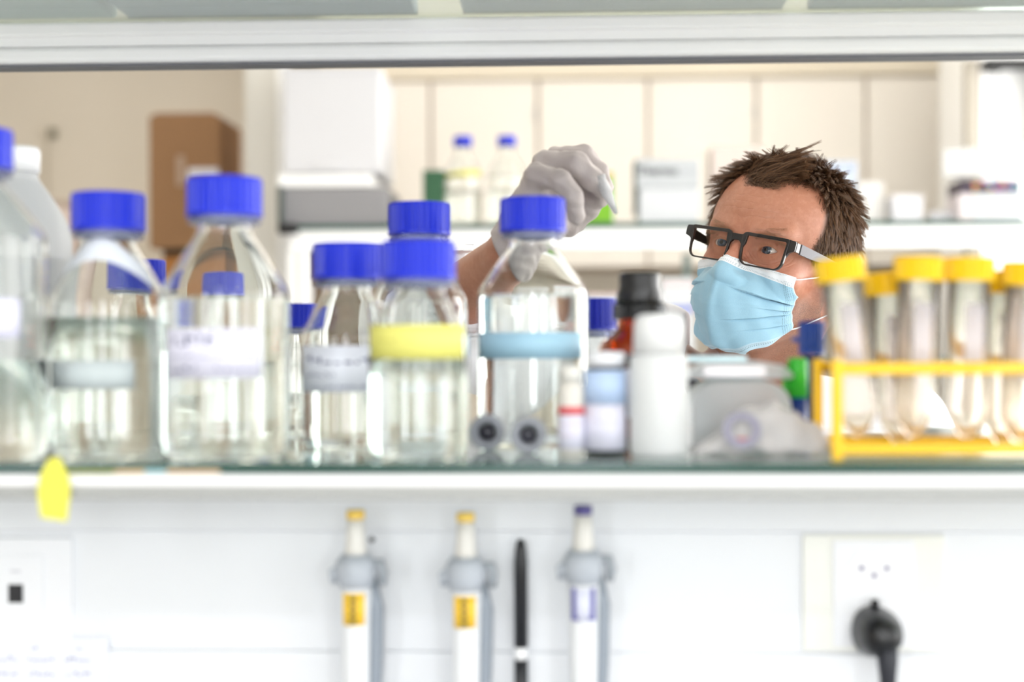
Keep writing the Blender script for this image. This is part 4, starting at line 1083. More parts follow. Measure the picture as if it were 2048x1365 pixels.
def sd_body(p):
    d = sd_head(to_head(p))
    n = d_cap(p, tv(NECKT), tv(NECKB + Vector((0, .005, -.03))), .0580, .0640)
    # throat and neck tendons
    n = smin(n, d_cap(p, tv(hp(0, -.035, -.105)), tv(NECKB + Vector((-.012, -.045, -.02))), .022, .024), .03)
    n = smin(n, d_cap(p, tv(hp(.056, .025, -.045)), tv(NECKB + Vector((-.002, -.055, -.035))), .016, .012), .018)
    d = smin(d, n, .022)
    d = smin(d, sd_torso(p), .035)
    arm = smin(d_cap(p, tv(SHR), tv(ELR), .052, .042), d_cap(p, tv(ELR), tv(WRR), .044, .0255), .02)
    d = smin(d, arm, .03); d = smin(d, sd_hand(p, -.0022), .006)
    arm = smin(d_cap(p, tv(SHL), tv(ELL), .050, .042), d_cap(p, tv(ELL), tv(WRL), .043, .0260), .02)
    d = smin(d, arm, .03); d = smin(d, sd_lhand(p), .012)
    d = smin(d, sd_legs(p), .05)
    for f in FEET:
        d = smin(d, d_cap(p, tv(f), tv(f + Vector((-.02, -.15, -.015))), .038, .028), .03)
    return d

person = thing('person', 'man in white lab coat, blue face mask and black glasses raising a gloved hand', 'person', (HIP.x, HIP.y, 0))
PB = Vector(person.location)
def loc_(P): return P - v3(*PB)
hx, hy, hz = HEAD_C
xs = axis_nodes(ELR.x - .12, SHL.x + .2, [(hx - .10, hx + .13, .0017), (H_(1020, 1, 1.4).x, H_(1215, 1, 1.4).x, .0030)], .012)
ys = axis_nodes(1.25, 2.05, [(hy - .11, hy + .02, .0016), (hy + .02, hy + .12, .0026), (1.34, 1.45, .003)], .012)
zs = axis_nodes(-.01, hz + .15, [(hz - .16, hz - .03, .0022), (hz - .03, hz + .04, .0014), (hz + .04, hz + .14, .0026)], .014)
P, F = surface_nets(sd_body, xs, ys, zs)
q = to_head(P)
def sstep(a, b, x):
    t = np.clip((x - a) / (b - a), 0, 1); return t * t * (3 - 2 * t)
def hair_line(q):
    """positive where hair grows (head coordinates)"""
    x, y, z = np.abs(q[:, 0]), q[:, 1], q[:, 2]
    front = z - (.0765 - .9 * np.clip(-y - .075, 0, 1) - .004 * np.exp(-((q[:, 0] - .004) / .022) ** 2) + .011 * np.exp(-((q[:, 0] + .044) / .017) ** 2) + .004 * np.exp(-((q[:, 0] - .046) / .012) ** 2))   # recessed corners, forelock in the middle
    side = (y + .049 + .014 * (q[:, 0] < 0)) + .10 * np.clip(.05 - z, 0, 1) + .9 * np.clip(.004 - z, 0, 1) - .05 * np.clip(z - .03, 0, 1)                        # behind the temple
    low = z + .058 - .35 * np.clip(y, 0, .1) * -1
    top = np.minimum(np.maximum(front, side * 1.0 + 0 * z), low)
    low2 = np.where(z < .004, y - .016, 1.0); side = np.minimum(side, low2)
    temple = np.where(z < .068, np.minimum(side, top), top)
    return temple
near_head = (np.abs(q) < .2).all(1)
hl = np.where(near_head, hair_line(q), -1)
ear_zone = (np.abs(q[:, 0]) > .0735) & (q[:, 2] < .020) & (q[:, 1] > -.012) & (q[:, 1] < .034)
scalp = sstep(-.002, .008, hl) * near_head * ~ear_zone
ax_ = np.abs(q[:, 0])
stub = near_head * sstep(-.030, -.052, q[:, 2] + .35 * np.clip(.05 - ax_, 0, 1) * 0) * sstep(-.17, -.13, q[:, 2]) * sstep(.030, .012, q[:, 1]) 
stub = np.maximum(stub, near_head * sstep(.012, -.012, q[:, 2]) * sstep(-.028, -.012, q[:, 1]) * sstep(.012, .002, q[:, 1]) * .8) * ~ear_zone
red = near_head * (np.exp(-(((ax_ - .045) / .02) ** 2 + ((q[:, 2] + .022) / .018) ** 2)) * .5 + np.exp(-((ax_ / .014) ** 2 + ((q[:, 2] + .02) / .03) ** 2)) * (q[:, 1] < -.08) * .6 + ear_zone * .25)
lidz = near_head * np.exp(-(((ax_ - .032) / .018) ** 2 + ((q[:, 2] - .002) / .010) ** 2)) * (q[:, 1] < -.06)
col = np.zeros((len(P), 4), np.float32); col[:, 3] = 1; col[:, 0] = scalp; col[:, 1] = stub; col[:, 2] = np.clip(red, 0, 1)

def skin_material():
    m = bpy.data.materials.new('skin'); m.use_nodes = True; nt = m.node_tree; b = nt.nodes['Principled BSDF']; L = nt.links.new
    b.inputs['Roughness'].default_value = .42; b.inputs['Subsurface Weight'].default_value = .12; b.inputs['Subsurface Scale'].default_value = .006
    b.inputs['Subsurface Radius'].default_value = (1, .35, .2)
    at_ = nt.nodes.new('ShaderNodeAttribute'); at_.attribute_name = 'zones'; sp = nt.nodes.new('ShaderNodeSeparateColor'); L(at_.outputs['Color'], sp.inputs[0])
    tc = nt.nodes.new('ShaderNodeTexCoord')
    def noise(s, d=3):
        n = nt.nodes.new('ShaderNodeTexNoise'); n.inputs['Scale'].default_value = s; n.inputs['Detail'].default_value = d; L(tc.outputs['Object'], n.inputs['Vector']); return n
    def mix(fac, a, bcol, typ='MIX'):
        x = nt.nodes.new('ShaderNodeMix'); x.data_type = 'RGBA'; x.blend_type = typ
        if hasattr(fac, 'links'): L(fac, x.inputs[0])
        else: x.inputs[0].default_value = fac
        if hasattr(a, 'links'): L(a, x.inputs[6])
        else: x.inputs[6].default_value = a
        if hasattr(bcol, 'links'): L(bcol, x.inputs[7])
        else: x.inputs[7].default_value = bcol
        return x.outputs[2]
    def ramp(v, a, b_, to0=0, to1=1):
        r = nt.nodes.new('ShaderNodeMapRange'); r.inputs['From Min'].default_value = a; r.inputs['From Max'].default_value = b_; r.inputs['To Min'].default_value = to0; r.inputs['To Max'].default_value = to1; L(v, r.inputs['Value']); return r.outputs[0]
    def mul(a, v):
        x = nt.nodes.new('ShaderNodeMath'); x.operation = 'MULTIPLY'; L(a, x.inputs[0])
        if hasattr(v, 'links'): L(v, x.inputs[1])
        else: x.inputs[1].default_value = v
        return x.outputs[0]
    base = mix(ramp(noise(28).outputs['Fac'], .3, .7), rgb('aa7055'), rgb('b77d62'))
    base = mix(mul(ramp(noise(420, 2).outputs['Fac'], .62, .74), .35), base, rgb('96583f'))
    base = mix(mul(sp.outputs[2], .5), base, rgb('b8604e'))
    st = ramp(noise(1600, 1).outputs['Fac'], .40, .60, .35, 1)
    base = mix(ramp(noise(11, 5).outputs['Fac'], .52, .72, 0, .55), base, rgb('a8604a'))
    base = mix(ramp(noise(170, 3).outputs['Fac'], .45, .75, 0, .30), base, rgb('cf9a80'))
    base = mix(mul(mul(sp.outputs[1], .80), st), base, rgb('5a4234'))
    base = mix(mul(sp.outputs[0], .92), base, rgb('3a2a1e'))
    L(base, b.inputs['Base Color'])
    bp = nt.nodes.new('ShaderNodeBump'); bp.inputs['Strength'].default_value = .22; bp.inputs['Distance'].default_value = .0006; L(noise(1100, 3).outputs['Fac'], bp.inputs['Height'])
    # fine expression lines in the head's own coordinates
    ah = nt.nodes.new('ShaderNodeAttribute'); ah.attribute_name = 'hc'; sh = nt.nodes.new('ShaderNodeSeparateXYZ'); L(ah.outputs['Vector'], sh.inputs[0])
    def M(op, a, c=None, d=None):
        x = nt.nodes.new('ShaderNodeMath'); x.operation = op
        for i, q_ in enumerate((a, c, d)):
            if q_ is None: continue
            if hasattr(q_, 'links'): L(q_, x.inputs[i])
            else: x.inputs[i].default_value = q_
        return x.outputs[0]
    nz = noise(45, 3).outputs['Fac']; X, Y, Z = sh.outputs; AX = M('ABSOLUTE', X)
    def sm(v, a, b2):
        r = nt.nodes.new('ShaderNodeMapRange'); r.interpolation_type = 'SMOOTHSTEP'; r.inputs['From Min'].default_value = a; r.inputs['From Max'].default_value = b2; L(v, r.inputs['Value']); return r.outputs[0]
    def inv(v): return M('SUBTRACT', 1.0, v)
    line = lambda ph: M('POWER', M('ABSOLUTE', M('SINE', ph)), .35)
    fz = M('MULTIPLY', M('ADD', Z, M('MULTIPLY', nz, .012)), 3.14159 / .0078)
    fm = mul(mul(sm(Z, .024, .034), inv(sm(Z, .052, .066))), mul(inv(sm(AX, .022, .045)), sm(noise(90, 2).outputs['Fac'], .35, .6)))
    ex = M('SUBTRACT', AX, EYE[0]); ez = M('MULTIPLY', M('ADD', Z, .001), 1.25)
    er = M('SQRT', M('ADD', M('MULTIPLY', ex, ex), M('MULTIPLY', ez, ez)))
    em = mul(mul(sm(er, .0145, .018), inv(sm(er, .024, .032))), mul(inv(sm(Z, -.006, .004)), sm(noise(120, 2).outputs['Fac'], .35, .6)))
    el = line(M('MULTIPLY', M('ADD', er, M('MULTIPLY', nz, .006)), 3.14159 / .0034))
    front = inv(sm(Y, -.055, -.045))
    H1 = mul(mul(inv(line(fz)), fm), front); H2 = mul(mul(inv(el), em), front)
    hsum = M('ADD', H1, M('MULTIPLY', H2, .8))
    b2 = nt.nodes.new('ShaderNodeBump'); b2.invert = True; b2.inputs['Strength'].default_value = .55; b2.inputs['Distance'].default_value = .0014; L(hsum, b2.inputs['Height']); L(bp.outputs[0], b2.inputs['Normal']); L(b2.outputs[0], b.inputs['Normal'])
    base = mix(M('MULTIPLY', mul(mul(sm(er, .011, .014), inv(sm(er, .017, .026))), front), .30), base, rgb('8f5846'))
    L(base, b.inputs['Base Color'])
    return m
M_skin = skin_material()
hc = np.zeros((len(P), 4), np.float32); hc[:, :3] = q; hc[:, 3] = 1
np_mesh('body', loc_(P), F, M_skin, person, colors={'zones': col, 'hc': hc})

# glove
lo = np.array([min(j[0][i] for js in FINGERS.values() for j in js) for i in range(3)]); hi = np.array([max(j[0][i] for js in FINGERS.values() for j in js) for i in range(3)])
lo = np.minimum(lo, np.array(WRR) - .03) - .045; hi = np.maximum(hi, np.array(WRR)) + .03
Pg, Fg = surface_nets(sd_glove, *[np.arange(lo[i], hi[i], .0013, dtype=np.float32) for i in range(3)])
M_glove = mat('nitrile_glove_white', 'b0a6a3', .42, vary=.02, vscale=40, bump=.35, bscale=160)
glove = np_mesh('glove', loc_(Pg), Fg, M_glove, person)
glove['label'] = 'off white nitrile glove on the raised hand'
print('body', len(P), 'glove', len(Pg))
# ------------------------------------------------------------------ eyes
def grad(f, P, e=5e-4):
    g = np.stack([f(P + v3(*(e if i == j else 0 for j in range(3)))) - f(P - v3(*(e if i == j else 0 for j in range(3)))) for i in range(3)], 1)
    return g / np.maximum(np.linalg.norm(g, axis=1, keepdims=True), 1e-9)
TUBE_TIP = H_(1233, 428, 1.352); TUBE_TOP = H_(1197, 350, 1.358)
def eye_material():
    m = bpy.data.materials.new('eye'); m.use_nodes = True; nt = m.node_tree; b = nt.nodes['Principled BSDF']
    a_ = nt.nodes.new('ShaderNodeAttribute'); a_.attribute_name = 'eyecol'; nt.links.new(a_.outputs['Color'], b.inputs['Base Color'])
    b.inputs['Roughness'].default_value = .12; b.inputs['Coat Weight'].default_value = .6; b.inputs['Coat Roughness'].default_value = .02
    return m
M_eye = eye_material()
rng = np.random.default_rng(3)
for sx in (-1, 1):
    c = hp(sx * EYE[0], EYE[1], EYE[2])
    gz = (Vector(TUBE_TOP) - c).normalized(); gh = HEAD_R.transposed() @ gz
    gh = (gh + Vector((0, -.25, .02))).normalized(); gz = (HEAD_R @ gh).normalized()
    up = Vector((0, 0, 1)); rt = gz.cross(up).normalized(); up = rt.cross(gz)
    vs = []; cl = []; n = 48; ths = np.concatenate([np.linspace(0, .52, 20), np.linspace(.56, math.pi, 22)])
    for th in ths:
        rr = EYE_R + .0007 * math.exp(-(th / .42) ** 4)
        for i in range(n):
            ph = 2 * math.pi * i / n
            vs.append(tuple(c + gz * (rr * math.cos(th)) + (rt * math.cos(ph) + up * math.sin(ph)) * (rr * math.sin(th))))
            if th < .185: k = rgb('07080a')
            elif th < .47:
                w = .75 + .35 * math.sin(ph * 17 + math.sin(ph * 5)) * .6; t_ = (th - .185) / .285
                base = rgb('435365'); k = tuple(min(1, base[j] * w * (1.15 - .75 * max(0, t_ - .7) / .3)) for j in range(3)) + (1,)
            elif th < .51: k = rgb('3f4650')
            else: k = rgb('cbc2be') if th < .9 else rgb('c4b0a8')
            cl.append(k)
    F_ = [[j * n + i, j * n + (i + 1) % n, (j + 1) * n + (i + 1) % n, (j + 1) * n + i] for j in range(len(ths) - 1) for i in range(n)]
    e = np_mesh('eye', loc_(np.array(vs, np.float32)), np.array(F_), M_eye, person, colors={'eyecol': np.array(cl, np.float32)})
    e['label'] = 'grey blue eye looking at the raised tube'

# ------------------------------------------------------------------ hair as strands
def strands(name, roots, dirs_fn, lens, rad, material, parent, segs=5, nclump=0, pull=.7, seed=1, jit=.2, tip=.35):
    """roots in head coordinates; dirs_fn(roots, rng) -> (start direction, end direction)"""
    rg = np.random.default_rng(seed); n = len(roots)
    d0, d1 = dirs_fn(roots, rg)
    if nclump:
        ci = rg.choice(n, nclump, replace=False); cr = roots[ci]
        own = np.empty(n, int)
        for s in range(0, n, 3000):
            own[s:s + 3000] = np.argmin(((roots[s:s + 3000, None, :] - cr[None]) ** 2).sum(2), 1)
        cj = rg.normal(0, jit, (nclump, 3)); cd0 = d0[ci] + cj * .5; cd1 = d1[ci] + cj * 1.3; cl = lens[ci] * rg.uniform(.72, 1.2, nclump)
    T = np.linspace(0, 1, segs + 1)
    jj = rg.normal(0, jit * .45, (n, 3)); paths = []
    ll = lens * rg.uniform(.75, 1.1, n)
    for t in T:
        a = t - .5 * t * t * .7; b = .5 * t * t * .9
        q = roots + ll[:, None] * ((d0 + jj * .4) * a + (d1 + jj) * b)[:] if False else roots + ll[:, None] * ((d0 + jj * .4) * a + (d1 + jj) * b)
        if nclump:
            c = cr[own] + cl[own][:, None] * (cd0[own] * a + cd1[own] * b) + (roots - cr[own]) * (1 - .78 * t)
            w = pull * t ** .7; q = q * (1 - w) + c * w
        paths.append(q)
    Pp = np.stack(paths, 1)                                   # n, segs+1, 3
    tan = np.gradient(Pp, axis=1); tan /= np.maximum(np.linalg.norm(tan, axis=2, keepdims=True), 1e-9)
    ref = rg.normal(0, 1, (n, 1, 3)); u = np.cross(tan, np.broadcast_to(ref, tan.shape)); u /= np.maximum(np.linalg.norm(u, axis=2, keepdims=True), 1e-9); w_ = np.cross(tan, u)
    rr = (rad * (1 - (1 - tip) * T ** 1.5))[None, :, None]
    ring = [Pp + rr * (u * math.cos(a) + w_ * math.sin(a)) for a in (0, 2.0944, 4.18879)]
    V = np.stack(ring, 2)                                     # n, s, 3, 3
    base = (np.arange(n) * (segs + 1) * 3)[:, None, None]
    s_ = (np.arange(segs) * 3)[None, :, None]; k_ = np.arange(3)[None, None, :]
    i0 = base + s_ + k_; i1 = base + s_ + (k_ + 1) % 3
    Fq = np.stack([i0, i1, i1 + 3, i0 + 3], -1).reshape(-1, 4)
    tone = np.repeat(rg.uniform(0, 1, n), (segs + 1) * 3)
    tt = np.tile(np.repeat(T, 3), n)
    W_ = from_head(V.reshape(-1, 3))
    return np_mesh(name, loc_(W_), Fq, material, parent, colors={'tone': tone, 'along': tt})
def hair_material(name, ca, cb, rough=.38):
    m = bpy.data.materials.new(name); m.use_nodes = True; nt = m.node_tree; b = nt.nodes['Principled BSDF']; b.inputs['Roughness'].default_value = rough
    b.inputs['Specular IOR Level'].default_value = .6
    a_ = nt.nodes.new('ShaderNodeAttribute'); a_.attribute_name = 'tone'
    x = nt.nodes.new('ShaderNodeMix'); x.data_type = 'RGBA'; x.inputs[6].default_value = rgb(ca); x.inputs[7].default_value = rgb(cb)
    al = nt.nodes.new('ShaderNodeAttribute'); al.attribute_name = 'along'; ma = nt.nodes.new('ShaderNodeMath'); ma.operation = 'MULTIPLY_ADD'; ma.inputs[1].default_value = .35
    mp = nt.nodes.new('ShaderNodeMath'); mp.operation = 'POWER'; mp.inputs[1].default_value = 1.6; nt.links.new(a_.outputs['Fac'], mp.inputs[0]); nt.links.new(al.outputs['Fac'], ma.inputs[0]); nt.links.new(mp.outputs[0], ma.inputs[2])
    nt.links.new(ma.outputs[0], x.inputs[0]); nt.links.new(x.outputs[2], b.inputs['Base Color'])
    return m
M_hair = hair_material('brown_hair', '241810', '8a6444')
HQ = to_head(P); hlv = np.where((np.abs(HQ) < .2).all(1), hair_line(HQ), -1)
# random points on the scalp: use mesh vertices jittered
okv = (hlv > -.006) & ~((np.abs(HQ[:, 0]) > .0735) & (HQ[:, 2] < .018) & (HQ[:, 1] > -.012) & (HQ[:, 1] < .034)) & (HQ[:, 2] > -.075)
cand = HQ[okv]
rg = np.random.default_rng(12)
# even out density: weight with local voxel size (z spacing changes)
NH = 44000
pw_ = sstep(-.006, .010, hlv[okv]); pick = rg.choice(len(cand), NH, replace=True, p=pw_ / pw_.sum()); roots = cand[pick] + rg.normal(0, .0012, (NH, 3))
roots -= grad(sd_head, roots) * sd_head(roots)[:, None] + grad(sd_head, roots) * .0006
def edge_in(r): return hair_line(r)
CROWN = np.array([0.0, .045, .110])
def hair_dirs(r, rg_):
    n = grad(lambda q: sd_head(q, ears=False, lids=False), r)
    rad = r - CROWN; rad -= (rad * n).sum(1, keepdims=True) * n; rad /= np.maximum(np.linalg.norm(rad, axis=1, keepdims=True), 1e-6)
    z = r[:, 2]; y = r[:, 1]; x = r[:, 0]
    top = sstep(.050, .085, z)[:, None]; fore = (np.exp(-((x - .002) / .036) ** 2) * sstep(-.035, -.070, y) * sstep(.055, .075, z))[:, None]
    side = 1 - top
    flow = rad * (1 - fore) + fore * np.array([.75, .25, .40])
    down = np.array([0, .35, -.75]); flow = flow * top + side * (rad * .5 + down * .7)
    d0 = n * (.62 * top + .32 * side) + flow * .70 + fore * np.array([0, -.15, .35])
    d1 = n * (.10 * top + .16 * side) + flow * (1.15) + fore * np.array([.85, .45, -.42])
    return d0, d1
z = roots[:, 2]; y = roots[:, 1]
lens = .0125 + .0115 * sstep(.02, .09, z) + .012 * sstep(-.02, -.07, y) * sstep(.06, .08, z) + .010 * sstep(.04, .08, y) * sstep(-.03, .03, z)
lens += .007 * sstep(-.02, -.05, roots[:, 0]) * sstep(.0, .03, z)
lens *= .28 + .72 * sstep(-.002, .016, hair_line(roots)) 
hair = strands('hair', roots, hair_dirs, lens, .00019, M_hair, person, segs=6, nclump=2400, pull=.70, seed=5, jit=.20, tip=.3)
hair['label'] = 'short messy brown hair with spiky tips'
M_brow = hair_material('brow_hair', '8f6a4c', 'b08a66', .6)
for sx in (-1, 1):
    nb = 300; u = rg.uniform(0, 1, nb); 
    rt_ = np.stack([sx * (.0125 + .036 * u), -.090 + .022 * u ** 2, .0165 - .0015 + .0050 * np.sin(u * 2.4) - .004 * u ** 3 + rg.normal(0, .0018, nb)], 1)
    for _ in range(3): rt_ -= grad(sd_head, rt_) * sd_head(rt_)[:, None]
    def bd(r, rg_, sx=sx):
        n = grad(sd_head, r); f = np.array([sx * .9, .15, .25]) + np.zeros_like(r); return n * .35 + f * .9, f * 1.0 + np.array([0, 0, -.25])
    strands('eyebrow', rt_, bd, np.full(nb, .0060), .00009, M_brow, person, segs=3, seed=7 + sx, jit=.15)
    nl = 44; u = rg.uniform(0, 1, nl); a = (u - .5) * 2.2
    rl = np.stack([sx * EYE[0] + .0115 * np.sin(a), EYE[1] - .0120 * np.cos(a * .8), .0052 * np.cos(a * 1.1) + 0 * a], 1)
    def ld(r, rg_, sx=sx): 
        o = r - np.array([sx * EYE[0], EYE[1], 0]); o[:, 2] = .002; o /= np.linalg.norm(o, axis=1, keepdims=True); return o, o * .6 + np.array([0, 0, .8])
    strands('eyelashes', rl, ld, np.full(nl, .0055), .0001, M_brow, person, segs=3, seed=17 + sx, jit=.1)

# ------------------------------------------------------------------ glasses (head coordinates -> world)
def head_mb(mb):
    mb.v = [tuple(hp(*v) - PB) for v in mb.v]; return mb
M_frame = mat('black_frame', '1d1715', .28, coat=.35, vary=.25, vscale=60)
M_temple = mat('silver_temple', '69686c', .5, metal=.3)
GY = -.1045
def gy(x): return GY + 1.55 * x * x
def rrect(cx, cz, w, h, r0, n=7, slant=0.0):
    pts = []; sgn = 1 if cx > 0 else -1
    for qx, qz, a0 in ((1, 1, 0), (-1, 1, 90), (-1, -1, 180), (1, -1, 270)):
        r = r0 * (.45 if (qx == sgn and qz > 0) else .9 if qz > 0 else 1.35)
        for i in range(n):
            a = math.radians(a0 + 90 * i / (n - 1)); x = (w / 2 - r) * qx + r * math.cos(a); z = (h / 2 - r) * qz + r * math.sin(a)
            x *= 1 + slant * z; pts.append((cx + x, cz + z))
    return pts
def rim(mb, outer, inner, th):
    n = len(outer); vs = []
    for (x, z) in outer: vs.append((x, gy(x) - th / 2, z))
    for (x, z) in inner: vs.append((x, gy(x) - th / 2, z))
    for (x, z) in outer: vs.append((x, gy(x) + th / 2, z))
    for (x, z) in inner: vs.append((x, gy(x) + th / 2, z))
    fs = []
    for i in range(n):
        j = (i + 1) % n
        fs += [(i, j, n + j, n + i), (2 * n + i, 3 * n + i, 3 * n + j, 2 * n + j), (i, 2 * n + i, 2 * n + j, j), (n + i, n + j, 3 * n + j, 3 * n + i)]
    mb.add(vs, fs)
mb = MB(); GZ = -.0048; LX = .0338
for sx in (-1, 1):
    o_ = rrect(sx * LX, GZ, .0530, .0368, .0072, slant=3.2); i_ = rrect(sx * LX, GZ - .0010, .0476, .0314, .0056, slant=3.2)
    rim(mb, o_, i_, .0036)
    mb.prism([(sx * .0585, GZ + .0182), (sx * .0680, GZ + .0172), (sx * .0692, GZ + .0150), (sx * .0692, GZ + .0062), (sx * .0625, GZ + .0035), (sx * .0595, GZ - .0020), (sx * .0585, GZ + .0)], gy(.060) - .0004, gy(.060) + .0040); mb.box((sx * .0684, gy(.060) + .0070, GZ + .0110), (.0026, .0100, .0105))
mb.prism([(-.0130, GZ + .0172), (-.0060, GZ + .0150), (.0060, GZ + .0150), (.0130, GZ + .0172), (.0120, GZ + .0060), (.0085, GZ - .0010), (.0070, GZ + .0040), (.0035, GZ + .0078), (-.0035, GZ + .0078), (-.0070, GZ + .0040), (-.0085, GZ - .0010), (-.0120, GZ + .0060)], gy(0) - .0016, gy(0) + .0022)
glasses = head_mb(mb).build('glasses', M_frame, person, bevel=.0005)
glasses['label'] = 'black rectangular glasses frame'
M_lens = mat('spectacle_lens', 'fdfaf6', .0, trans=1.0, ior=1.12)
for sx in (-1, 1):
    i_ = rrect(sx * LX, GZ - .0010, .0478, .0316, .0057, slant=3.2); l = MB(); n = len(i_); vs = []
    for dy in (-.0006, .0006):
        vs += [(x, gy(x) + dy, z) for x, z in i_] + [(sx * LX, gy(LX) + dy, GZ)]
    fs = [(i, (i + 1) % n, n) for i in range(n)] + [(n + 1 + (i + 1) % n, n + 1 + i, 2 * n + 1) for i in range(n)] + [(i, n + 1 + i, n + 1 + (i + 1) % n, (i + 1) % n) for i in range(n)]
    l.add(vs, fs); head_mb(l).build('lens', M_lens, glasses)
    # temple: flat band tapering back to the ear
    path = [(.0696, gy(.060) + .0115, GZ + .0108, .0058), (.0725, -.070, GZ + .0100, .0055), (.0760, -.035, GZ + .0098, .0044), (.0785, -.002, GZ + .0090, .0034), (.0790, .014, GZ + .004, .0030), (.0785, .028, GZ - .012, .0028), (.0770, .034, GZ - .030, .0025)]
    t_ = MB(); vs = []; 
    for x, y_, z_, hh in path:
        for dx, dz in ((-.0011, -hh), (.0011, -hh), (.0011, hh), (-.0011, hh)): vs.append((sx * (x + dx), y_, z_ + dz))
    fs = []
    for i in range(len(path) - 1):
        for k in range(4): fs.append((i * 4 + k, i * 4 + (k + 1) % 4, i * 4 + 4 + (k + 1) % 4, i * 4 + 4 + k))
    m_ = len(path) - 1; fs += [(0, 1, 2, 3), (m_ * 4 + 3, m_ * 4 + 2, m_ * 4 + 1, m_ * 4)]
    t_.add(vs, fs); tm_ = head_mb(t_).build('temple', M_temple if sx > 0 else M_frame, glasses, bevel=.0004)
    if sx > 0: tm_['label'] = 'silver grey temple arm'

# ------------------------------------------------------------------ face mask
def interp(v, ks): 
    return np.stack([np.interp(v, [k[0] for k in ks], [k[1 + j] for k in ks]) for j in range(len(ks[0]) - 1)], 1)
NU, NV = 141, 261
uu, vv = np.meshgrid(np.linspace(-1, 1, NU), np.linspace(0, 1, NV)); u = uu.ravel(); v = vv.ravel()
Cc = interp(v, [(0, -.1080, -.0165), (.08, -.1150, -.024), (.22, -.1270, -.040), (.36, -.1300, -.055), (.55, -.1290, -.074), (.72, -.1230, -.092), (.86, -.1120, -.108), (.94, -.1010, -.119), (1, -.0900, -.1270)])
Ee = interp(v, [(0, .0620, -.0520, -.0225), (.3, .0605, -.0500, -.0420), (.6, .0590, -.0460, -.0600), (.85, .0595, -.0400, -.0720), (1, .0585, -.0370, -.0775)])
s = np.abs(u)
pw = np.where(u < 0, np.interp(v, [0, .15, .5, .85, 1], [.95, 1.4, 2.0, 1.2, .8]), np.interp(v, [0, .15, .5, .85, 1], [.95, 1.05, 1.30, 1.25, 1.05]))
X = np.sign(u) * Ee[:, 0] * (s + (np.sin(s * np.pi / 2) - s) * np.where(v < .54, np.sin(np.pi * v * .93), 1) * np.where(u < 0, .55, .35))
Y = Cc[:, 0] + (Ee[:, 1] - Cc[:, 0]) * s ** pw
Zq = np.interp(v, [0, .2, .6, 1], [.75, 1.1, 1.4, 1.65]); Z = Cc[:, 1] + (Ee[:, 2] - Cc[:, 1]) * s ** Zq
X = np.where(u < 0, X * (1 - .03 * sstep(.45, 1, v)), X)
fh = lambda q: sd_head(q.astype(np.float32), ears=False, lids=False)
SK = np.stack([X, np.full_like(X, -.16), Z], 1).astype(np.float32)
for _ in range(60):
    SK[:, 1] += np.clip(fh(SK) - .0012, -.004, .02) * .8
SK[:, 1] = np.minimum(SK[:, 1], -.02)
wk = np.where(u < 0, sstep(.30, .0, v), sstep(.42, .0, v))
SKy = np.minimum(SK[:, 1], Y + .007); Y = np.where(SKy > Y, Y * (1 - wk) + SKy * wk, SKy)
MP = np.stack([X, Y, Z], 1).astype(np.float32)
G0 = MP.copy()
for it in range(6):
    d = fh(MP); need = np.where((s > .93) | (v < .04) | (v > .96), .0012, .0030)
    push = np.maximum(0, need - d); MP += (grad(fh, MP) * push[:, None]).astype(np.float32)
    # pull the border down on to the skin
    ed = np.maximum(sstep(.90, 1, s) * .5 * (v > .1), sstep(.90, 1, v) * .9); pull = np.clip(d - need, 0, .02) * ed * .35
    MP -= (grad(fh, MP) * pull[:, None]).astype(np.float32)
g3 = MP.reshape(NV, NU, 3)
for _ in range(10):
    g3[1:-1, 1:-1] = (g3[1:-1, 1:-1] * 2 + g3[:-2, 1:-1] + g3[2:, 1:-1] + g3[1:-1, :-2] + g3[1:-1, 2:]) / 6
du = np.gradient(g3, axis=1); dv = np.gradient(g3, axis=0); N = np.cross(du, dv); N /= np.maximum(np.linalg.norm(N, axis=2, keepdims=True), 1e-9)
if (N[50, 60, 1] > 0): N = -N
U2, V2 = uu, vv; S2 = np.abs(U2)
def pleat(vc, amp, wdt, s0, s1):
    env = sstep(s0, s1, S2); t = (V2 - vc); return env * amp * np.where(t < 0, np.exp(t / wdt), -np.exp(-t / (wdt * .35)) * .9) * sstep(1.0, .9, S2)
off = pleat(.30 + .16 * S2, .0034, .06, .12, .5) + pleat(.52 + .04 * S2, .0018, .05, .45, .9) + pleat(.72 - .12 * S2, .0034, .06, .12, .5) + pleat(.80, .0014, .04, .2, .8)
off += .0007 * np.sin(U2 * 9 + V2 * 14) * (1 - S2) + .0006 * np.sin(U2 * 21 - V2 * 9 + 2) + .0005 * np.sin(V2 * 31 + U2 * 6) * S2
off += .0022 * np.exp(-((U2) / .05) ** 2) * sstep(.05, .25, V2) * sstep(.75, .45, V2)            # centre crease
g3 = g3 + N * off[:, :, None]
M2 = g3.reshape(-1, 3)
idx = np.arange(NU * NV).reshape(NV, NU); Fm = np.stack([idx[:-1, :-1], idx[:-1, 1:], idx[1:, 1:], idx[1:, :-1]], -1).reshape(-1, 4)
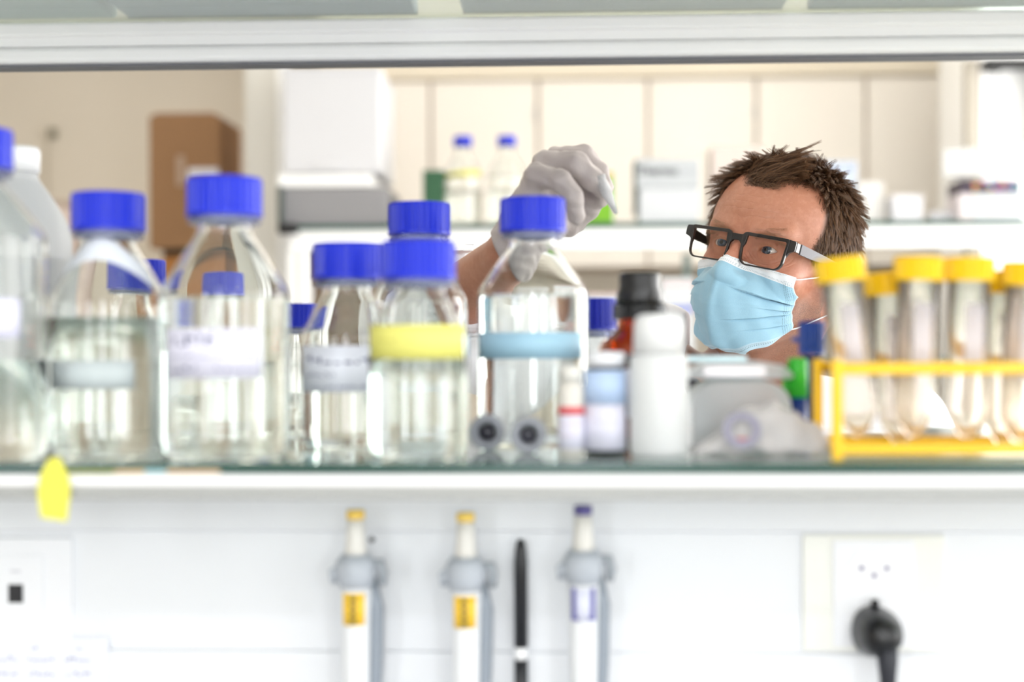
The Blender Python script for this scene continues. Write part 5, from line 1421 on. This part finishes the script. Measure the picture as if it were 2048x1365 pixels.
def mask_material():
    m = bpy.data.materials.new('mask_fabric'); m.use_nodes = True; nt = m.node_tree; b = nt.nodes['Principled BSDF']; L = nt.links.new
    b.inputs['Roughness'].default_value = .7; b.inputs['Sheen Weight'].default_value = .15; b.inputs['Subsurface Weight'].default_value = .0
    au = nt.nodes.new('ShaderNodeAttribute'); au.attribute_name = 'mu'; av = nt.nodes.new('ShaderNodeAttribute'); av.attribute_name = 'mv'
    def M(op, a, b_=None, c=None):
        x = nt.nodes.new('ShaderNodeMath'); x.operation = op
        for i, q in enumerate((a, b_, c)):
            if q is None: continue
            if hasattr(q, 'links'): L(q, x.inputs[i])
            else: x.inputs[i].default_value = q
        return x.outputs[0]
    U, V = au.outputs['Fac'], av.outputs['Fac']; S = M('ABSOLUTE', U)
    def cell(q, n): return M('SUBTRACT', M('FRACT', M('MULTIPLY', q, n)), .5)
    def dots(nu, nv): 
        a, c = cell(U, nu), cell(V, nv); return M('LESS_THAN', M('ADD', M('MULTIPLY', a, a), M('MULTIPLY', c, c)), .07)
    THR = M('ADD', .105, M('MULTIPLY', M('MULTIPLY', S, S), .080))
    white = M('LESS_THAN', V, THR)
    def band(q, lo, hi): return M('MULTIPLY', M('GREATER_THAN', q, lo), M('LESS_THAN', q, hi))
    top = M('MULTIPLY', band(V, .012, .034), dots(46, 91)); top2 = M('MULTIPLY', band(M('SUBTRACT', V, THR), -.036, -.012), dots(46, 91))
    sideb = M('MULTIPLY', band(S, .850, .980), M('MULTIPLY', dots(38, 48), M('GREATER_THAN', V, .10)))
    bot = M('MULTIPLY', band(V, .955, .985), dots(46, 66))
    d = M('MAXIMUM', M('MAXIMUM', top, top2), M('MAXIMUM', sideb, bot))
    tc = nt.nodes.new('ShaderNodeTexCoord'); n1 = nt.nodes.new('ShaderNodeTexNoise'); n1.inputs['Scale'].default_value = 900; n1.inputs['Detail'].default_value = 2; L(tc.outputs['Object'], n1.inputs['Vector'])
    n2 = nt.nodes.new('ShaderNodeTexNoise'); n2.inputs['Scale'].default_value = 60; L(tc.outputs['Object'], n2.inputs['Vector'])
    def mix(f, a, c):
        x = nt.nodes.new('ShaderNodeMix'); x.data_type = 'RGBA'
        L(f, x.inputs[0])
        for k, q in ((6, a), (7, c)):
            if hasattr(q, 'links'): L(q, x.inputs[k])
            else: x.inputs[k].default_value = q
        return x.outputs[2]
    blue = mix(n2.outputs['Fac'], rgb('80aec6'), rgb('94bfd4')); blue = mix(M('MULTIPLY', n1.outputs['Fac'], .35), blue, rgb('b0cfdc'))
    base = mix(white, blue, rgb('e6eaee'))
    edge = M('MAXIMUM', M('GREATER_THAN', V, .94), M('GREATER_THAN', S, .985)); base = mix(M('MULTIPLY', edge, .28), base, rgb('e4eef3'))
    base = mix(M('MULTIPLY', d, .75), base, rgb('56727f'))
    L(base, b.inputs['Base Color'])
    bp = nt.nodes.new('ShaderNodeBump'); bp.inputs['Strength'].default_value = .5; bp.inputs['Distance'].default_value = .0004
    L(M('SUBTRACT', M('MULTIPLY', n1.outputs['Fac'], .5), d), bp.inputs['Height']); L(bp.outputs[0], b.inputs['Normal'])
    return m
mask = np_mesh('face_mask', loc_(from_head(M2)), Fm, mask_material(), person, colors={'mu': uu.ravel(), 'mv': vv.ravel()})
mask['label'] = 'light blue pleated surgical mask with white nose band'
sm = mask.modifiers.new('thick', 'SOLIDIFY'); sm.thickness = .0007; sm.offset = 0
for sx in (-1, 1):
    col_ = NU - 3 if sx > 0 else 2
    a = g3[14, col_]; b_ = g3[-9, col_]
    for q0, pts in ((a, [(sx * .070, -.020, -.012), (sx * .0775, .004, .004), (sx * .081, .022, .010), (sx * .080, .034, -.004)]), (b_, [(sx * .0655, -.025, -.070), (sx * .074, -.004, -.052), (sx * .079, .014, -.044), (sx * .0795, .028, -.030)])):
        pp = [tuple(q0)] + pts; pf = []
        for i in range(len(pp) - 1):
            for k in range(4): pf.append(tuple(pp[i][j] + (pp[i + 1][j] - pp[i][j]) * k / 4 for j in range(3)))
        pf.append(pp[-1])
        q_ = np.array(pf, np.float32)
        for _ in range(3): q_[1:-1] = (q_[1:-1] * 2 + q_[:-2] + q_[2:]) / 4
        for _ in range(2):
            dd = fh(q_); q_ += (grad(fh, q_) * np.maximum(0, .0016 - dd)[:, None]).astype(np.float32)
        head_mb(MB().tube([tuple(float(c) for c in r) for r in q_], .0013, 8, flat=.6)).build('ear_loop', mat('white_elastic', 'eef0f1', .7), mask, smooth=True)

# ------------------------------------------------------------------ clothes
BODY_YAW = math.radians(-14)
FR = Vector((math.sin(BODY_YAW), -math.cos(BODY_YAW), 0))          # the way the chest faces
def wrinkle(p, a, k=1.0):
    return a * (np.sin(p[:, 0] * 38 * k + 3 * np.sin(p[:, 2] * 17)) * np.sin(p[:, 2] * 31 * k + p[:, 1] * 24 + 2 * np.sin(p[:, 0] * 13)))
SLV = WRR + CUFF_D * .085
def sd_neck_hole(p, r):
    return d_cap(p, tv(NECKB + Vector((0, 0, -.015)) + FR * .012), tv(NECKB + Vector((0, 0, .22)) + FR * -.02), r)
def sd_coat(p):
    d = sd_torso(p, .020)
    sk = d_cap(p, tv(HIP + Vector((0, 0, .10))), tv(HIP + Vector((0, 0, -.36))), .165, .20)
    q = p - v3(*HIP); d = smin(d, smax(sk, np.abs(q[:, 1]) - .16, .05), .06)
    d = smax(d, -(p[:, 2] - (HIP.z - .38)), .01)
    d = smin(d, d_cap(p, tv(NECKB + Vector((-.06, .02, -.03))), tv(SHR + Vector((0, 0, .012))), .055, .066), .05)
    sl = smin(d_cap(p, tv(SHR), tv(ELR), .068, .056), d_cap(p, tv(ELR), tv(SLV), .058, .046), .03)
    cut = (p - v3(*SLV)) @ v3(*(-CUFF_D)); sl = smax(sl, cut, .002)
    inner = np.maximum(d_cap(p, tv(ELR), tv(WRR), .050, .042), -((p - v3(*(SLV + CUFF_D * .035))) @ v3(*(-CUFF_D))))
    sl = smax(sl, -inner, .002)
    d = smin(d, sl, .035)
    sl = smin(d_cap(p, tv(SHL), tv(ELL), .066, .056), d_cap(p, tv(ELL), tv(WRL), .056, .042), .03)
    sl = smax(sl, (p - v3(*(WRL + (ELL - WRL).normalized() * .03))) @ v3(*(WRL - ELL).normalized()), .002)
    d = smin(d, sl, .035)
    d = d + wrinkle(p, .0035)
    d = smax(d, -sd_neck_hole(p, .080), .006)
    # open front below the collar
    q = (p - v3(*(NECKB + FR * .11)));  lat = Vector((math.cos(BODY_YAW), math.sin(BODY_YAW), 0)); qx = np.abs(q @ v3(*lat))
    v_ = np.maximum(qx - np.clip(.055 + .30 * q[:, 2], 0, .06), -(q @ v3(*FR) + .08))
    d = smax(d, -v_, .004)
    return d
Pc_, Fc_ = surface_nets(sd_coat, *[np.arange(a, b, .0052, dtype=np.float32) for a, b in ((ELR.x - .10, SHL.x + .17), (1.33, 2.02), (HIP.z - .42, NECKB.z + .18))])
M_coat = mat('white_cotton', 'e9eaee', .8, vary=.02, vscale=20, bump=.25, bscale=900)
coat = np_mesh('lab_coat', loc_(Pc_), Fc_, M_coat, person); coat['label'] = 'white cotton lab coat'
sd_shirt = lambda p: smax(smax(sd_torso(p, .009), -sd_neck_hole(p, .066), .004), -(p[:, 2] - (HIP.z - .05)), .01)
Ps_, Fs_ = surface_nets(sd_shirt, *[np.arange(a, b, .007, dtype=np.float32) for a, b in ((SHR.x - .08, SHL.x + .1), (1.50, 2.0), (HIP.z - .1, NECKB.z + .12))])
shirt = np_mesh('tee_shirt', loc_(Ps_), Fs_, mat('dark_navy_cotton', '23242e', .85), person); shirt['label'] = 'dark crew neck shirt'
sd_tr = lambda p: smax(smax(smin(sd_legs(p, .012), d_ell(p, tv(HIP), (.167, .118, .14)), .04), p[:, 2] - (HIP.z + .06), .01), .09 - p[:, 2], .01)
Pt_, Ft_ = surface_nets(sd_tr, *[np.arange(a, b, .010, dtype=np.float32) for a, b in ((HIP.x - .25, HIP.x + .25), (HIP.y - .2, HIP.y + .22), (.05, HIP.z + .1))])
np_mesh('trousers', loc_(Pt_), Ft_, mat('dark_denim', '2f3a4c', .85, vary=.1), person)
for f in FEET:
    sd_sh = lambda p, f=f: smax(smin(d_cap(p, tv(f + Vector((0, .01, .0))), tv(f + Vector((-.02, -.17, -.012))), .049, .040), d_cap(p, tv(f), tv(f + Vector((0, 0, .05))), .05), .02), .003 - p[:, 2], .003)
    Pf_, Ff_ = surface_nets(sd_sh, *[np.arange(a, b, .006, dtype=np.float32) for a, b in ((f.x - .1, f.x + .08), (f.y - .25, f.y + .09), (-.03, .16))])
    np_mesh('shoe', loc_(Pf_), Ff_, mat('dark_shoe', '2a2826', .6), person)
# collar: a band round the neck folded outwards, open at the throat
lat = Vector((math.cos(BODY_YAW), math.sin(BODY_YAW), 0))
def collar():
    n = 56; a0, a1 = math.radians(34), math.radians(326); vs = []
    CB = NECKB + Vector((0, 0, -.006))
    for i in range(n + 1):
        a = a0 + (a1 - a0) * i / n; t = abs(i / n - .5) * 2; e = sstep(.55, 1, np.array([t]))[0]
        dirn = FR * math.cos(a) + lat * math.sin(a)
        rx = .076 + .010 * e; drop = -.050 * e
        zt_c = .30 * rx * -(dirn.x); drop = drop * 1.0 + zt_c
        prof_ = [(rx, -.020 + drop), (rx - .003, .020 + zt_c + (drop - zt_c) * .55), (rx + .002, .030 + zt_c + (drop - zt_c) * .45), (rx + .010, .027 + zt_c + (drop - zt_c) * .45), (rx + .020 + .008 * e, -.004 + zt_c + (drop - zt_c) * .8), (rx + .030 + .022 * e, -.026 + zt_c + (drop - zt_c) * 1.25)]
        for (r_, z_) in prof_: vs.append(tuple(CB + dirn * r_ + Vector((0, 0, z_)) - PB))
    k = 6; fs = [(i * k + j, (i + 1) * k + j, (i + 1) * k + j + 1, i * k + j + 1) for i in range(n) for j in range(k - 1)]
    o = MB().add(vs, fs).build('collar', M_coat, coat, smooth=True, fixn=False)
    s_ = o.modifiers.new('thick', 'SOLIDIFY'); s_.thickness = .0016; q = o.modifiers.new('sub', 'SUBSURF'); q.levels = 1; q.render_levels = 1
    return o
c_ = collar()

# ------------------------------------------------------------------ the little tube in the fingers
ax = (TUBE_TIP - TUBE_TOP); Lt = ax.length; z_ax = (-ax).normalized(); x_ax = z_ax.cross(Vector((0, 1, 0))).normalized(); y_ax = z_ax.cross(x_ax)
Rm = Matrix((x_ax, y_ax, z_ax)).transposed().to_4x4()
t = thing('microtube', 'small clear conical tube pinched between gloved fingers', 'tube', TUBE_TIP)
t.rotation_euler = Rm.to_euler()
M_micro = mat('microtube_plastic', 'f7f8f9', .15, trans=.72, ior=1.3)
R1 = .0052
op = [(0, 0), (.0012, .0002), (.0022, .0015), (.0050, .0190), (R1, .0200), (R1, .036), (.0060, .0362), (.0060, .0378)]
ip = [(0, .001), (.0010, .0014), (.0042, .0190), (R1 - .0008, .0200), (R1 - .0008, .0378)]
MB().lathe(op + ip[::-1], 36).build('tube_body', M_micro, t, smooth=True)
MB().lathe([(0, .0380), (.0064, .0380), (.0064, .0396), (0, .0397)], 32).build('snap_lid', M_micro, t, smooth=True)
for z_ in (.0225, .0260, .0295): MB().lathe([(R1 + .00005, z_), (R1 + .0003, z_ + .0002), (R1 + .0003, z_ + .0007), (R1 + .00005, z_ + .0009)], 36).build('graduation_ridge', M_micro, t, smooth=True)
MB().lathe([(0, .0012), (.0010, .0015), (.0024, .0075), (0, .0075)], 28).build('sample', M_water, t, smooth=True)
